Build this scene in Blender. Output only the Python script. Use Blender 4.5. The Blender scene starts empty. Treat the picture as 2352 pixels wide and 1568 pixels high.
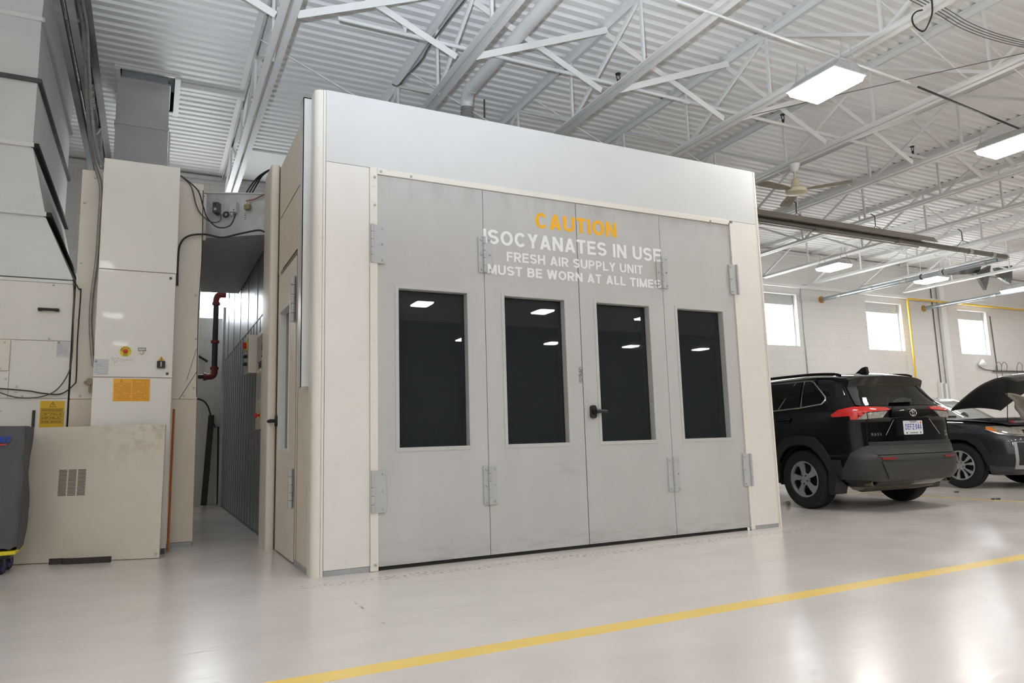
EXPO = 0.95; FLASH = 950; LAMP = 26.0
import bpy, bmesh, math, random
from mathutils import Vector, Matrix
random.seed(7)
SC = bpy.context.scene
COL = SC.collection
PI = math.pi
def sl(c):
    "display value 0..255 -> linear"
    c = c/255.0
    return c/12.92 if c <= .04045 else ((c+.055)/1.055)**2.4
def rgb(r, g, b): return (sl(r), sl(g), sl(b), 1.0)

# ------------------------------------------------------------------ materials
MATS = {}
def new_mat(name):
    m = bpy.data.materials.new(name); m.use_nodes = True
    nt = m.node_tree
    b = nt.nodes['Principled BSDF']
    return m, nt, b
def N(nt, t, **kw):
    n = nt.nodes.new(t)
    for k, v in kw.items():
        if k in n.inputs: n.inputs[k].default_value = v
        else: setattr(n, k, v)
    return n
def mixcol(nt, fac, a, b):
    m = nt.nodes.new('ShaderNodeMix'); m.data_type = 'RGBA'
    L = nt.links
    for sock, v in ((m.inputs['Factor'], fac), (m.inputs[6], a), (m.inputs[7], b)):
        if hasattr(v, 'is_linked') or isinstance(v, bpy.types.NodeSocket): L.new(v, sock)
        else: sock.default_value = v
    return m.outputs[2]
def coords(nt, scale=(1, 1, 1), obj=True):
    tc = nt.nodes.new('ShaderNodeTexCoord'); mp = nt.nodes.new('ShaderNodeMapping')
    mp.inputs['Scale'].default_value = scale
    nt.links.new(tc.outputs['Object'], mp.inputs['Vector'])
    return mp.outputs['Vector']
def noise(nt, vec, scale, detail=3, rough=.55):
    n = N(nt, 'ShaderNodeTexNoise'); n.inputs['Scale'].default_value = scale
    n.inputs['Detail'].default_value = detail; n.inputs['Roughness'].default_value = rough
    nt.links.new(vec, n.inputs['Vector'])
    return n.outputs['Fac']
def ramp(nt, fac, a, b, ca=0.0, cb=1.0):
    r = N(nt, 'ShaderNodeMapRange'); r.clamp = True
    r.inputs['From Min'].default_value = a; r.inputs['From Max'].default_value = b
    r.inputs['To Min'].default_value = ca; r.inputs['To Max'].default_value = cb
    nt.links.new(fac, r.inputs['Value'])
    return r.outputs['Result']
def math_(nt, op, a, b=None):
    n = nt.nodes.new('ShaderNodeMath'); n.operation = op
    for i, v in enumerate((a, b)):
        if v is None: continue
        if isinstance(v, (int, float)): n.inputs[i].default_value = v
        else: nt.links.new(v, n.inputs[i])
    return n.outputs[0]
def paint(name, c, rough=.45, metal=0.0, var=.05, vs=2.0, dirt=None, dirt_amt=.0, dirt_scale=14, stretch=(1, 1, 1), bump=0.0, coat=0.0, spec=.5, rvar=0.0):
    "procedural paint / metal: slow colour variation, optional dirt specks in DIRT colour"
    m, nt, b = new_mat(name)
    v = coords(nt, stretch)
    n1 = noise(nt, v, vs, 4)
    dark = tuple(x*(1-var) for x in c[:3])+(1,); lite = tuple(min(1, x*(1+var)) for x in c[:3])+(1,)
    col = mixcol(nt, ramp(nt, n1, .3, .7), dark, lite)
    if dirt is not None:
        n2 = noise(nt, v, dirt_scale, 6, .68)
        col = mixcol(nt, ramp(nt, n2, .62, .75, 0, dirt_amt), col, dirt)
    nt.links.new(col, b.inputs['Base Color'])
    b.inputs['Roughness'].default_value = rough; b.inputs['Metallic'].default_value = metal
    if rvar: nt.links.new(ramp(nt, n1, .3, .7, rough-rvar, rough+rvar), b.inputs['Roughness'])
    b.inputs['Specular IOR Level'].default_value = spec
    if coat: b.inputs['Coat Weight'].default_value = coat; b.inputs['Coat Roughness'].default_value = .03
    if bump:
        bp = N(nt, 'ShaderNodeBump'); bp.inputs['Strength'].default_value = bump; bp.inputs['Distance'].default_value = .01
        nt.links.new(noise(nt, v, vs*8, 4), bp.inputs['Height']); nt.links.new(bp.outputs['Normal'], b.inputs['Normal'])
    MATS[name] = m
    return m
def emit(name, c, s):
    m, nt, b = new_mat(name)
    b.inputs['Base Color'].default_value = c
    b.inputs['Emission Color'].default_value = c; b.inputs['Emission Strength'].default_value = s
    v = coords(nt)
    nt.links.new(mixcol(nt, noise(nt, v, 3), c, tuple(x*.97 for x in c[:3])+(1,)), b.inputs['Emission Color'])
    MATS[name] = m
    return m

M_WHITE = paint('booth_white', rgb(212, 213, 213), .34, var=.02, dirt=rgb(170, 165, 155), dirt_amt=.12, dirt_scale=30, coat=.15)
M_BWHITE = paint('booth_lower_white', rgb(228, 224, 219), .34, var=.03, dirt=rgb(168, 150, 120), dirt_amt=.3, dirt_scale=16)
M_CREAM = paint('cream_enamel', rgb(229, 217, 200), .42, var=.05, vs=1.3, dirt=rgb(120, 96, 66), dirt_amt=.35, dirt_scale=9, stretch=(1, 1, .35))
M_CREAM2 = paint('cream_panel', rgb(233, 225, 212), .4, var=.05, vs=1.2, dirt=rgb(128, 104, 74), dirt_amt=.3, dirt_scale=12)
M_CAB = paint('cabinet_white', rgb(235, 231, 224), .3, var=.015, coat=.1)
M_UNIT = paint('heater_unit_white', rgb(233, 229, 221), .34, var=.04, vs=2, dirt=rgb(150, 135, 110), dirt_amt=.25, dirt_scale=11, stretch=(1, 1, .4))
M_LEAF = paint('door_grey', rgb(191, 190, 188), .4, var=.035, vs=2.5, dirt=rgb(120, 112, 104), dirt_amt=.3, dirt_scale=13)
M_HINGE = paint('hinge_grey', rgb(184, 186, 187), .38, var=.03)
M_FRAMEWHITE = paint('frame_cream', rgb(229, 224, 215), .4, var=.03, dirt=rgb(150, 130, 100), dirt_amt=.35, dirt_scale=20)
M_GALV = paint('galvanised_steel', rgb(200, 203, 206), .38, metal=.4, var=.14, vs=9, rvar=.08)
M_GALVD = paint('dull_galvanised_steel', rgb(158, 163, 168), .38, metal=.6, var=.16, vs=5, stretch=(1, 1, .25), rvar=.08)
M_DUCT = paint('duct_painted_steel', rgb(224, 225, 225), .45, metal=.1, var=.04, vs=1.5, dirt=rgb(150, 150, 148), dirt_amt=.25, dirt_scale=7)
M_DUCTG = paint('grey_duct_steel', rgb(210, 211, 212), .5, metal=.15, var=.05, vs=3)
M_FLANGE = paint('dark_flange_steel', rgb(92, 92, 92), .5, metal=.5, var=.2, vs=6)
M_STEELW = paint('white_painted_steel', rgb(234, 234, 232), .5, var=.02, vs=1, dirt=rgb(170, 160, 145), dirt_amt=.12, dirt_scale=3)
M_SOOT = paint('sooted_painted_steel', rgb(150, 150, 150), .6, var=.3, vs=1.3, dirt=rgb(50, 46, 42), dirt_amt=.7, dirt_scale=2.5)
M_BASE = paint('base_strip_grey', rgb(172, 176, 178), .45, metal=.3, var=.1, vs=9)
M_BLACK = paint('black_plastic', rgb(34, 34, 34), .38, var=.1)
M_RUBBER = paint('black_rubber', rgb(30, 30, 29), .7, var=.15, vs=6)
M_DARK = paint('booth_interior_shade', rgb(26, 29, 32), .8, var=.2)
M_GAP = paint('dark_gap', rgb(16, 16, 15), .9, var=.1)
M_YELLOW = paint('yellow_lettering', rgb(246, 180, 20), .4, var=.02)
M_LETW = paint('white_lettering', rgb(240, 240, 240), .4, var=.01)
M_LABORG = paint('orange_label', rgb(247, 178, 48), .4, var=.02)
M_LABYEL = paint('yellow_label', rgb(226, 180, 30), .4, var=.02)
M_LABPRINT = paint('label_print_ochre', rgb(206, 146, 40), .5, var=.05)
M_LABPRINTB = paint('label_print_dark', rgb(88, 72, 12), .5, var=.05)
M_INK = paint('black_ink', rgb(40, 38, 36), .5, var=.05)
M_INKG = paint('grey_print', rgb(150, 152, 156), .5, var=.1)
M_PAPER = paint('label_silver', rgb(205, 206, 208), .4, var=.02)
M_RED = paint('red_plastic', rgb(205, 45, 38), .35, var=.04)
M_REDPIPE = paint('red_painted_iron', rgb(120, 46, 40), .5, var=.15, vs=8)
M_YELBODY = paint('yellow_steel', rgb(226, 206, 44), .4, var=.04)
M_GASYEL = paint('yellow_gas_pipe', rgb(232, 188, 52), .4, var=.05)
M_BLUE = paint('blue_print', rgb(26, 62, 170), .5, var=.05)
M_BLUERIM = paint('blue_caster_rim', rgb(24, 44, 110), .4, var=.1)
M_CANVAS = paint('grey_canvas_cover', rgb(92, 92, 94), .85, var=.12, vs=3, bump=.25)
M_CABLE = paint('grey_cable', rgb(92, 88, 84), .5, var=.1)
M_CABLEB = paint('black_cable', rgb(38, 36, 36), .5, var=.1)
M_COND = paint('flexible_conduit_steel', rgb(158, 156, 152), .4, metal=.6, var=.15, vs=20)
M_COPPER = paint('copper_tube', rgb(150, 90, 70), .35, metal=.8, var=.1)
M_BRASS = paint('olive_brass', rgb(150, 140, 110), .45, metal=.4, var=.12)
M_WOOD = paint('orange_stained_wood', rgb(176, 104, 58), .5, var=.18, vs=6, stretch=(8, 8, .8))
M_IRON = paint('black_iron_pipe', rgb(52, 54, 56), .45, metal=.3, var=.15)
M_PLANK = paint('dark_plank', rgb(58, 54, 52), .7, var=.2, vs=3)
M_HEATREF = paint('heater_reflector_aluminium', rgb(168, 160, 150), .42, metal=.5, var=.06)
M_TUBE = paint('heater_tube_steel', rgb(128, 126, 120), .4, metal=.6, var=.12)
M_FLUEGALV = paint('flue_galvanised', rgb(168, 176, 182), .32, metal=.8, var=.1)
M_SCREW = paint('zinc_screw', rgb(190, 188, 182), .35, metal=.7, var=.05)
M_HOSE = paint('grey_flexible_hose', rgb(150, 148, 145), .6, var=.1)
M_SEAM = paint('cladding_seam_grey', rgb(122, 126, 130), .45, metal=.5, var=.1)
M_FAN = paint('dusty_fan_blade', rgb(160, 148, 130), .7, var=.2, vs=8)
M_FANB = paint('cream_fan_body', rgb(226, 214, 186), .45, var=.04)
M_CHROME = paint('chrome_trim', rgb(205, 207, 210), .15, metal=1, var=.03)
M_CARBLK = paint('black_car_paint', rgb(10, 10, 11), .05, var=.05)
M_CARGREY = paint('graphite_car_paint', rgb(58, 59, 64), .22, metal=.35, var=.04, coat=1.0)
M_CARSILV = paint('silver_car_paint', rgb(176, 178, 182), .25, metal=.4, var=.04, coat=1.0)
M_CLAD = paint('dark_grey_cladding', rgb(52, 52, 52), .5, var=.06)
M_CLAD2 = paint('black_cladding', rgb(38, 38, 39), .5, var=.06)
M_TINT = paint('tinted_car_glass', rgb(9, 10, 10), .03, var=.02)
M_TYRE = paint('tyre_rubber', rgb(31, 31, 31), .75, var=.12, vs=10)
M_RIM = paint('grey_alloy', rgb(168, 170, 172), .35, metal=.3, var=.05)
M_RIMC = paint('machined_alloy', rgb(205, 206, 208), .25, metal=.5, var=.04)
M_TAIL = paint('red_lamp_lens', rgb(214, 28, 26), .12, var=.1, vs=20, coat=1.0)
M_LENSC = paint('clear_lamp_lens', rgb(150, 146, 138), .12, var=.3, vs=30, coat=1.0)
M_REFL = paint('dark_red_reflector', rgb(130, 24, 28), .2, var=.1, coat=.6)
M_AMBER = paint('amber_lens', rgb(240, 128, 30), .15, var=.1, coat=1.0)
M_PLATEW = paint('plate_white', rgb(226, 228, 232), .35, var=.02)
M_PLATEB = paint('plate_blue', rgb(58, 72, 168), .4, var=.03)
M_EXH = paint('exhaust_steel', rgb(120, 112, 100), .35, metal=.8, var=.1)
M_BAY = paint('engine_bay_black', rgb(24, 24, 25), .55, var=.2, vs=12)
M_HOODIN = paint('hood_underside', rgb(36, 36, 36), .65, var=.35, vs=6)
M_CLOTH = paint('white_cloth', rgb(232, 226, 214), .8, var=.06, vs=5, bump=.3)
M_OCHRE = paint('ochre_panel', rgb(196, 144, 40), .5, var=.1)
M_DIFF = emit('lamp_diffuser', (1, .985, .95, 1), LAMP)
M_SKYPANE = emit('daylight_pane', (.93, .97, 1, 1), 8.0)
M_HALL = paint('hall_end_wall', rgb(96, 99, 104), .7, var=.08)
M_TRIMW = paint('white_trim', rgb(205, 206, 206), .5, var=.04)
M_GLASSW = paint('windscreen_glass', rgb(120, 130, 126), .06, var=.05, coat=1.0)
def glass_mat():
    m, nt, b = new_mat('booth_window_glass')
    v = coords(nt, (1, 1, 1))
    sm = ramp(nt, noise(nt, v, 2.2, 5, .65), .55, .75, .0, .10)
    b.inputs['Base Color'].default_value = rgb(180, 192, 198)
    b.inputs['Transmission Weight'].default_value = .95
    b.inputs['IOR'].default_value = 1.3
    nt.links.new(sm, b.inputs['Roughness'])
    return m
M_GLASS = glass_mat()
def floor_mat():
    m, nt, b = new_mat('epoxy_floor')
    v = coords(nt)
    vs = coords(nt, (1, 3.2, 1))
    base = mixcol(nt, ramp(nt, noise(nt, v, .5, 5, .6), .35, .65), rgb(217, 209, 202), rgb(227, 220, 214))
    base = mixcol(nt, ramp(nt, noise(nt, vs, 1.3, 4, .55), .45, .8, 0, .4), base, rgb(205, 197, 191))
    base = mixcol(nt, ramp(nt, noise(nt, v, 1.1, 3), .55, .75, 0, .4), base, rgb(222, 210, 203))
    # chipped strip of coating in front of the booth doors
    sx = nt.nodes.new('ShaderNodeSeparateXYZ'); nt.links.new(v, sx.inputs[0])
    y = sx.outputs['Y']; x = sx.outputs['X']
    wob = math_(nt, 'ADD', y, math_(nt, 'MULTIPLY', noise(nt, v, 1.3, 2), .18))
    band = math_(nt, 'MULTIPLY', ramp(nt, wob, -.30, -.24), ramp(nt, wob, -.10, -.16))
    band = math_(nt, 'MULTIPLY', band, math_(nt, 'MULTIPLY', ramp(nt, x, -.35, -.1), ramp(nt, x, 4.9, 4.6)))
    chip = math_(nt, 'MULTIPLY', band, ramp(nt, noise(nt, v, 34, 5, .7), .5, .58))
    base = mixcol(nt, math_(nt, 'MULTIPLY', band, .35), base, rgb(232, 226, 216))
    base = mixcol(nt, math_(nt, 'MULTIPLY', chip, .75), base, rgb(150, 138, 120))
    # a short crack in the coating
    crk = math_(nt, 'ABSOLUTE', math_(nt, 'ADD', math_(nt, 'SUBTRACT', x, .02), math_(nt, 'MULTIPLY', noise(nt, v, 4, 4), .06)))
    crm = math_(nt, 'MULTIPLY', ramp(nt, crk, .010, .004), math_(nt, 'MULTIPLY', ramp(nt, y, -1.62, -1.5), ramp(nt, y, -.85, -.95)))
    base = mixcol(nt, math_(nt, 'MULTIPLY', crm, ramp(nt, noise(nt, v, 6, 2), .5, .6, 0, .8)), base, rgb(130, 124, 116))
    spk = ramp(nt, noise(nt, v, 60, 3, .7), .73, .77)
    base = mixcol(nt, math_(nt, 'MULTIPLY', spk, .3), base, rgb(120, 112, 104))
    nt.links.new(base, b.inputs['Base Color'])
    nt.links.new(ramp(nt, noise(nt, v, 1.2, 3, .5), .3, .7, .18, .26), b.inputs['Roughness'])
    b.inputs['Specular IOR Level'].default_value = .55
    bp = N(nt, 'ShaderNodeBump'); bp.inputs['Strength'].default_value = .06; bp.inputs['Distance'].default_value = .02
    nt.links.new(noise(nt, vs, 5, 4), bp.inputs['Height']); nt.links.new(bp.outputs['Normal'], b.inputs['Normal'])
    return m
M_FLOOR = floor_mat()
M_LINE = paint('floor_line_yellow', rgb(250, 214, 112), .3, var=.04, vs=3, dirt=rgb(222, 190, 110), dirt_amt=.4, dirt_scale=6)
def block_mat():
    m, nt, b = new_mat('painted_block')
    v = coords(nt)
    sx = nt.nodes.new('ShaderNodeSeparateXYZ'); nt.links.new(v, sx.inputs[0])
    cx = nt.nodes.new('ShaderNodeCombineXYZ')
    nt.links.new(math_(nt, 'ADD', sx.outputs['X'], sx.outputs['Y']), cx.inputs['X']); nt.links.new(sx.outputs['Z'], cx.inputs['Y'])
    br = N(nt, 'ShaderNodeTexBrick')
    nt.links.new(cx.outputs[0], br.inputs['Vector'])
    br.inputs['Scale'].default_value = 1; br.inputs['Brick Width'].default_value = .406; br.inputs['Row Height'].default_value = .2035
    br.inputs['Mortar Size'].default_value = .007; br.inputs['Mortar Smooth'].default_value = .5
    br.inputs['Color1'].default_value = rgb(226, 224, 221); br.inputs['Color2'].default_value = rgb(228, 226, 223); br.inputs['Mortar'].default_value = rgb(216, 214, 211)
    n = noise(nt, v, 1.2, 4)
    col = mixcol(nt, ramp(nt, n, .3, .7, 0, .12), br.outputs['Color'], rgb(190, 188, 184))
    nt.links.new(col, b.inputs['Base Color']); b.inputs['Roughness'].default_value = .6
    bp = N(nt, 'ShaderNodeBump'); bp.inputs['Strength'].default_value = .22; bp.inputs['Distance'].default_value = .005; bp.invert = True
    nt.links.new(br.outputs['Fac'], bp.inputs['Height']); nt.links.new(bp.outputs['Normal'], b.inputs['Normal'])
    return m
M_BLOCK = block_mat()
M_DECK = paint('white_roof_deck', rgb(236, 236, 234), .5, var=.03, vs=1.5, dirt=rgb(160, 158, 152), dirt_amt=.15, dirt_scale=5)

# ------------------------------------------------------------------ mesh helpers
OFF = {}
class MB:
    def __init__(s): s.v = []; s.f = []
    def add(s, vs, fs):
        n = len(s.v); s.v += [tuple(p) for p in vs]; s.f += [tuple(i+n for i in f) for f in fs]; return s
    def box(s, x0, x1, y0, y1, z0, z1):
        return s.add([(x0, y0, z0), (x1, y0, z0), (x1, y1, z0), (x0, y1, z0), (x0, y0, z1), (x1, y0, z1), (x1, y1, z1), (x0, y1, z1)],
                     [(0, 3, 2, 1), (4, 5, 6, 7), (0, 1, 5, 4), (1, 2, 6, 5), (2, 3, 7, 6), (3, 0, 4, 7)])
    def bar(s, p0, p1, w, h, up=(0, 0, 1)):
        p0 = Vector(p0); p1 = Vector(p1); d = (p1-p0).normalized(); u = Vector(up)
        a = d.cross(u)
        if a.length < 1e-4: a = d.cross(Vector((1, 0, 0)))
        a.normalize(); u = a.cross(d).normalized(); a = a*(w/2); u = u*(h/2)
        return s.add([p0-a-u, p0+a-u, p0+a+u, p0-a+u, p1-a-u, p1+a-u, p1+a+u, p1-a+u],
                     [(3, 2, 1, 0), (4, 5, 6, 7), (0, 1, 5, 4), (1, 2, 6, 5), (2, 3, 7, 6), (3, 0, 4, 7)])
    def hexa(s, P): return s.add(P, [(0, 3, 2, 1), (4, 5, 6, 7), (0, 1, 5, 4), (1, 2, 6, 5), (2, 3, 7, 6), (3, 0, 4, 7)])
    def tube(s, path, r, n=8, caps=True, rf=None):
        P = [Vector(p) for p in path]; rings = []; prev = None
        for i, p in enumerate(P):
            d = (P[min(i+1, len(P)-1)]-P[max(i-1, 0)]).normalized()
            if prev is None:
                a = d.cross(Vector((0, 0, 1)))
                if a.length < 1e-3: a = d.cross(Vector((1, 0, 0)))
            else: a = prev - d*prev.dot(d)
            a.normalize(); prev = a; b = d.cross(a)
            rr = rf(i) if rf else r
            rings.append([p+a*(rr*math.cos(2*PI*k/n))+b*(rr*math.sin(2*PI*k/n)) for k in range(n)])
        vs = [q for R in rings for q in R]; fs = []
        for i in range(len(P)-1):
            for k in range(n): fs.append((i*n+k, i*n+(k+1) % n, (i+1)*n+(k+1) % n, (i+1)*n+k))
        if caps: fs.append(tuple(range(n-1, -1, -1))); fs.append(tuple((len(P)-1)*n+k for k in range(n)))
        return s.add(vs, fs)
    def cyl(s, p0, p1, r, n=16): return s.tube([p0, p1], r, n)
    def lathe(s, prof, o=(0, 0, 0), ax=(0, 0, 1), n=24, ref=None):
        ax = Vector(ax).normalized(); o = Vector(o)
        a = ax.cross(Vector((0, 0, 1)))
        if a.length < 1e-3: a = Vector((1, 0, 0))
        a.normalize(); b = ax.cross(a); vs = []; fs = []
        for r, h in prof:
            for k in range(n): vs.append(o+ax*h+a*(r*math.cos(2*PI*k/n))+b*(r*math.sin(2*PI*k/n)))
        m = len(prof)
        for i in range(m-1):
            for k in range(n): fs.append((i*n+k, i*n+(k+1) % n, (i+1)*n+(k+1) % n, (i+1)*n+k))
        return s.add(vs, fs)
    def prism(s, poly, fn, t0, t1):
        "poly of 2D points, fn(u,v,t) -> 3D"
        n = len(poly)
        vs = [fn(u, v, t0) for u, v in poly]+[fn(u, v, t1) for u, v in poly]
        fs = [tuple(range(n-1, -1, -1)), tuple(range(n, 2*n))]+[(i, (i+1) % n, n+(i+1) % n, n+i) for i in range(n)]
        return s.add(vs, fs)
    def rrect(s, w, h, r, fn, t0, t1, k=5):
        P = []
        for cx, cy, a0 in ((w/2-r, h/2-r, 0), (-w/2+r, h/2-r, PI/2), (-w/2+r, -h/2+r, PI), (w/2-r, -h/2+r, 1.5*PI)):
            for i in range(k+1):
                a = a0+PI/2*i/k; P.append((cx+r*math.cos(a), cy+r*math.sin(a)))
        return s.prism(P, fn, t0, t1)
    def ball(s, c, r, n=10, sq=(1, 1, 1)):
        c = Vector(c); vs = []; fs = []
        for i in range(n+1):
            a = PI*i/n
            for k in range(2*n):
                b = PI*k/n
                vs.append((c.x+r*sq[0]*math.sin(a)*math.cos(b), c.y+r*sq[1]*math.sin(a)*math.sin(b), c.z+r*sq[2]*math.cos(a)))
        for i in range(n):
            for k in range(2*n): fs.append((i*2*n+k, (i+1)*2*n+k, (i+1)*2*n+(k+1) % (2*n), i*2*n+(k+1) % (2*n)))
        return s.add(vs, fs)
    def build(s, name, mat, parent=None, smooth=40, bevel=0, label=None):
        off = OFF.get(parent.name, Vector((0, 0, 0))) if parent is not None else Vector((0, 0, 0))
        me = bpy.data.meshes.new(name)
        me.from_pydata([Vector(p)-off for p in s.v], [], s.f); me.update()
        bm = bmesh.new(); bm.from_mesh(me); bmesh.ops.recalc_face_normals(bm, faces=bm.faces); bm.to_mesh(me); bm.free()
        if smooth:
            me.polygons.foreach_set('use_smooth', [True]*len(me.polygons)); me.set_sharp_from_angle(angle=math.radians(smooth))
        me.materials.append(mat)
        o = bpy.data.objects.new(name, me); COL.objects.link(o)
        if parent is not None: o.parent = parent; OFF[o.name] = off
        if bevel:
            b = o.modifiers.new('edge', 'BEVEL'); b.width = bevel; b.segments = 2; b.limit_method = 'ANGLE'; b.angle_limit = math.radians(50)
        if label: o['label'] = label
        return o
def tag(o, label, cat, group=None):
    o['label'] = label; o['category'] = cat
    if group: o['group'] = group
    return o
def thing(name, label, cat, loc=(0, 0, 0), rotz=0, group=None, local=False):
    o = bpy.data.objects.new(name, None); COL.objects.link(o); o.empty_display_size = .1
    o.location = loc; o.rotation_euler = (0, 0, rotz)
    OFF[o.name] = Vector((0, 0, 0)) if local else Vector(loc)
    return tag(o, label, cat, group)
def struct(o, label=None):
    o['kind'] = 'structure'
    if label: o['label'] = label
    return o
def copy_tree(o, parent=None):
    c = o.copy(); COL.objects.link(c)
    if parent is not None: c.parent = parent
    for ch in list(o.children): copy_tree(ch, c)
    return c
def arc(cx, cy, rx, ry, a0, a1, n=14):
    return [(cx+rx*math.cos(math.radians(a0+(a1-a0)*i/n)), cy+ry*math.sin(math.radians(a0+(a1-a0)*i/n))) for i in range(n+1)]
def bez(pts, n=8):
    "Catmull-Rom through 3D points"
    P = [Vector(p) for p in pts]; out = []
    for i in range(len(P)-1):
        p0 = P[max(i-1, 0)]; p1 = P[i]; p2 = P[i+1]; p3 = P[min(i+2, len(P)-1)]
        for k in range(n):
            t = k/n
            out.append(.5*((2*p1)+(p2-p0)*t+(2*p0-5*p1+4*p2-p3)*t*t+(3*p1-p0-3*p2+p3)*t**3))
    out.append(P[-1]); return out

# ------------------------------------------------------------------ stroke lettering
def glyph(ch, h):
    "unit cap-height glyph; h = half stroke. returns width, list of ('l',pts,closed) strokes and ('p',(x0,y0),(x1,y1),half) slanted bars"
    t, b = 1-h, h; S = []
    l = lambda p, c=False: S.append(('l', p, c))
    pr = lambda a, c, k=1.12: S.append(('p', a, c, h*k))
    W = dict(C=.72, A=.74, U=.7, T=.62, I=2*h, O=.77, N=.7, S=.66, Y=.68, E=.6, F=.56, R=.68, H=.69, P=.64, L=.55, W=.98, M=.84, B=.68, D=.7, Z=.6, V=.68, G=.74, K=.68, Q=.77, J=.5, X=.66).get(ch, .56)
    m = W/2
    if ch == 'C': l(arc(m, .5, m-h, .5-h, 38, 322, 26))
    elif ch == 'G': l(arc(m, .5, m-h, .5-h, 38, 335, 26)+[(W-h, .48), (m+.02, .48)])
    elif ch in 'O': l(arc(m, .5, m-h, .5-h, 0, 360, 32)[:-1], True)
    elif ch == '0': l(arc(m, .5, m-h, .5-h, 0, 360, 28)[:-1], True)
    elif ch == 'A': pr((h*1.12, 0), (m, 1)); pr((W-h*1.12, 0), (m, 1)); l([(m-.22, .28), (m+.22, .28)])
    elif ch == 'V': pr((h*1.12, 1), (m, 0)); pr((W-h*1.12, 1), (m, 0))
    elif ch == 'W': pr((h, 1), (W*.27, 0)); pr((m, 1), (W*.27, 0)); pr((m, 1), (W*.73, 0)); pr((W-h, 1), (W*.73, 0))
    elif ch == 'M': l([(h, 0), (h, 1)]); l([(W-h, 0), (W-h, 1)]); pr((h, 1), (m, 0)); pr((W-h, 1), (m, 0))
    elif ch == 'N': l([(h, 0), (h, 1)]); l([(W-h, 0), (W-h, 1)]); pr((h, 1), (W-h, 0))
    elif ch == 'U': l([(h, 1), (h, .36)]+arc(m, .36, m-h, .36-h, 180, 360, 14)[1:]+[(W-h, 1)])
    elif ch == 'T': l([(0, t), (W, t)]); l([(m, 0), (m, 1)])
    elif ch == 'I': l([(h, 0), (h, 1)])
    elif ch == 'L': l([(h, 1), (h, 0)]); l([(h, b), (W, b)])
    elif ch in 'EF':
        l([(h, 0), (h, 1)]); l([(h, t), (W, t)]); l([(h, .52), (W*.93, .52)])
        if ch == 'E': l([(h, b), (W, b)])
    elif ch == 'H': l([(h, 0), (h, 1)]); l([(W-h, 0), (W-h, 1)]); l([(h, .52), (W-h, .52)])
    elif ch in 'PR':
        l([(h, 0), (h, 1)]); ry = (t-.46)/2
        l([(h, t), (W-h-ry, t)]+arc(W-h-ry, .46+ry, ry, ry, 90, -90, 10)[1:]+[(h, .46)])
        if ch == 'R': pr((W*.5, .46), (W-h*1.1, 0))
    elif ch == 'B':
        l([(h, 0), (h, 1)]); r1 = (t-.53)/2; r2 = (.53-b)/2
        l([(h, t), (W-h-r1-.03, t)]+arc(W-h-r1-.03, .53+r1, r1, r1, 90, -90, 10)[1:]+[(h, .53)]); l([(W*.4, .53), (W-h-r2, .53)]+arc(W-h-r2, b+r2, r2, r2, 90, -90, 10)[1:]+[(h, b)])
    elif ch == 'D': l([(h, 0), (h, 1)]); l([(h, t), (W*.42, t)]+arc(W*.42, .5, W*.58-h, .5-h, 90, -90, 16)[1:]+[(h, b)])
    elif ch == 'S':
        r = (t-b)/4; l(arc(m, t-r, m-h, r, 22, 270, 16)+arc(m, b+r, m-h, r, 90, -158, 16)[1:])
    elif ch == 'Y': pr((h*1.1, 1), (m, .42)); pr((W-h*1.1, 1), (m, .42)); l([(m, 0), (m, .46)])
    elif ch == 'Z': l([(0, t), (W, t)]); l([(0, b), (W, b)]); pr((W-h*1.4, t), (h*1.4, b), 1.3)
    elif ch == 'K': l([(h, 0), (h, 1)]); pr((h*1.5, .42), (W-h, 1)); pr((W*.42, .6), (W-h, 0))
    elif ch == 'X': pr((h, 0), (W-h, 1)); pr((h, 1), (W-h, 0))
    elif ch == '4': l([(W*.68, 0), (W*.68, 1)]); l([(0, .3), (W, .3)]); pr((W*.66, 1), (h, .3))
    elif ch == '2': l(arc(m, .7, m-h, .3-h, 165, -20, 12)); pr((W-h*1.4, .62), (h*1.2, b)); l([(0, b), (W, b)])
    elif ch == '8': l(arc(m, .74, m-h, .26-h, 0, 360, 16)[:-1], True); l(arc(m, .26, m-h, .26-h, 0, 360, 16)[:-1], True)
    elif ch == '-': l([(.1, .5), (W-.1, .5)])
    elif ch == '!': l([(m, .32), (m, 1)]); l([(m, 0), (m, .16)])
    elif ch in 'aoepnd':
        xh = .7; rx, ry = m-h, xh/2-h
        if ch == 'o': l(arc(m, xh/2, rx, ry, 0, 360, 18)[:-1], True)
        if ch == 'e': l([(h, xh/2), (W-h, xh/2)]+arc(m, xh/2, rx, ry, 0, 310, 16)[1:])
        if ch in 'adp': l(arc(m, xh/2, rx, ry, 0, 360, 18)[:-1], True)
        if ch == 'a': l([(W-h, 0), (W-h, xh)])
        if ch == 'd': l([(W-h, 0), (W-h, 1)])
        if ch == 'p': l([(h, -.28), (h, xh)])
        if ch == 'n': l([(h, 0), (h, xh)]); l([(h, .38)]+arc(m, .38, rx, xh-.38-h, 180, 0, 10)+[(W-h, 0)])
    return W, S
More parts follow.
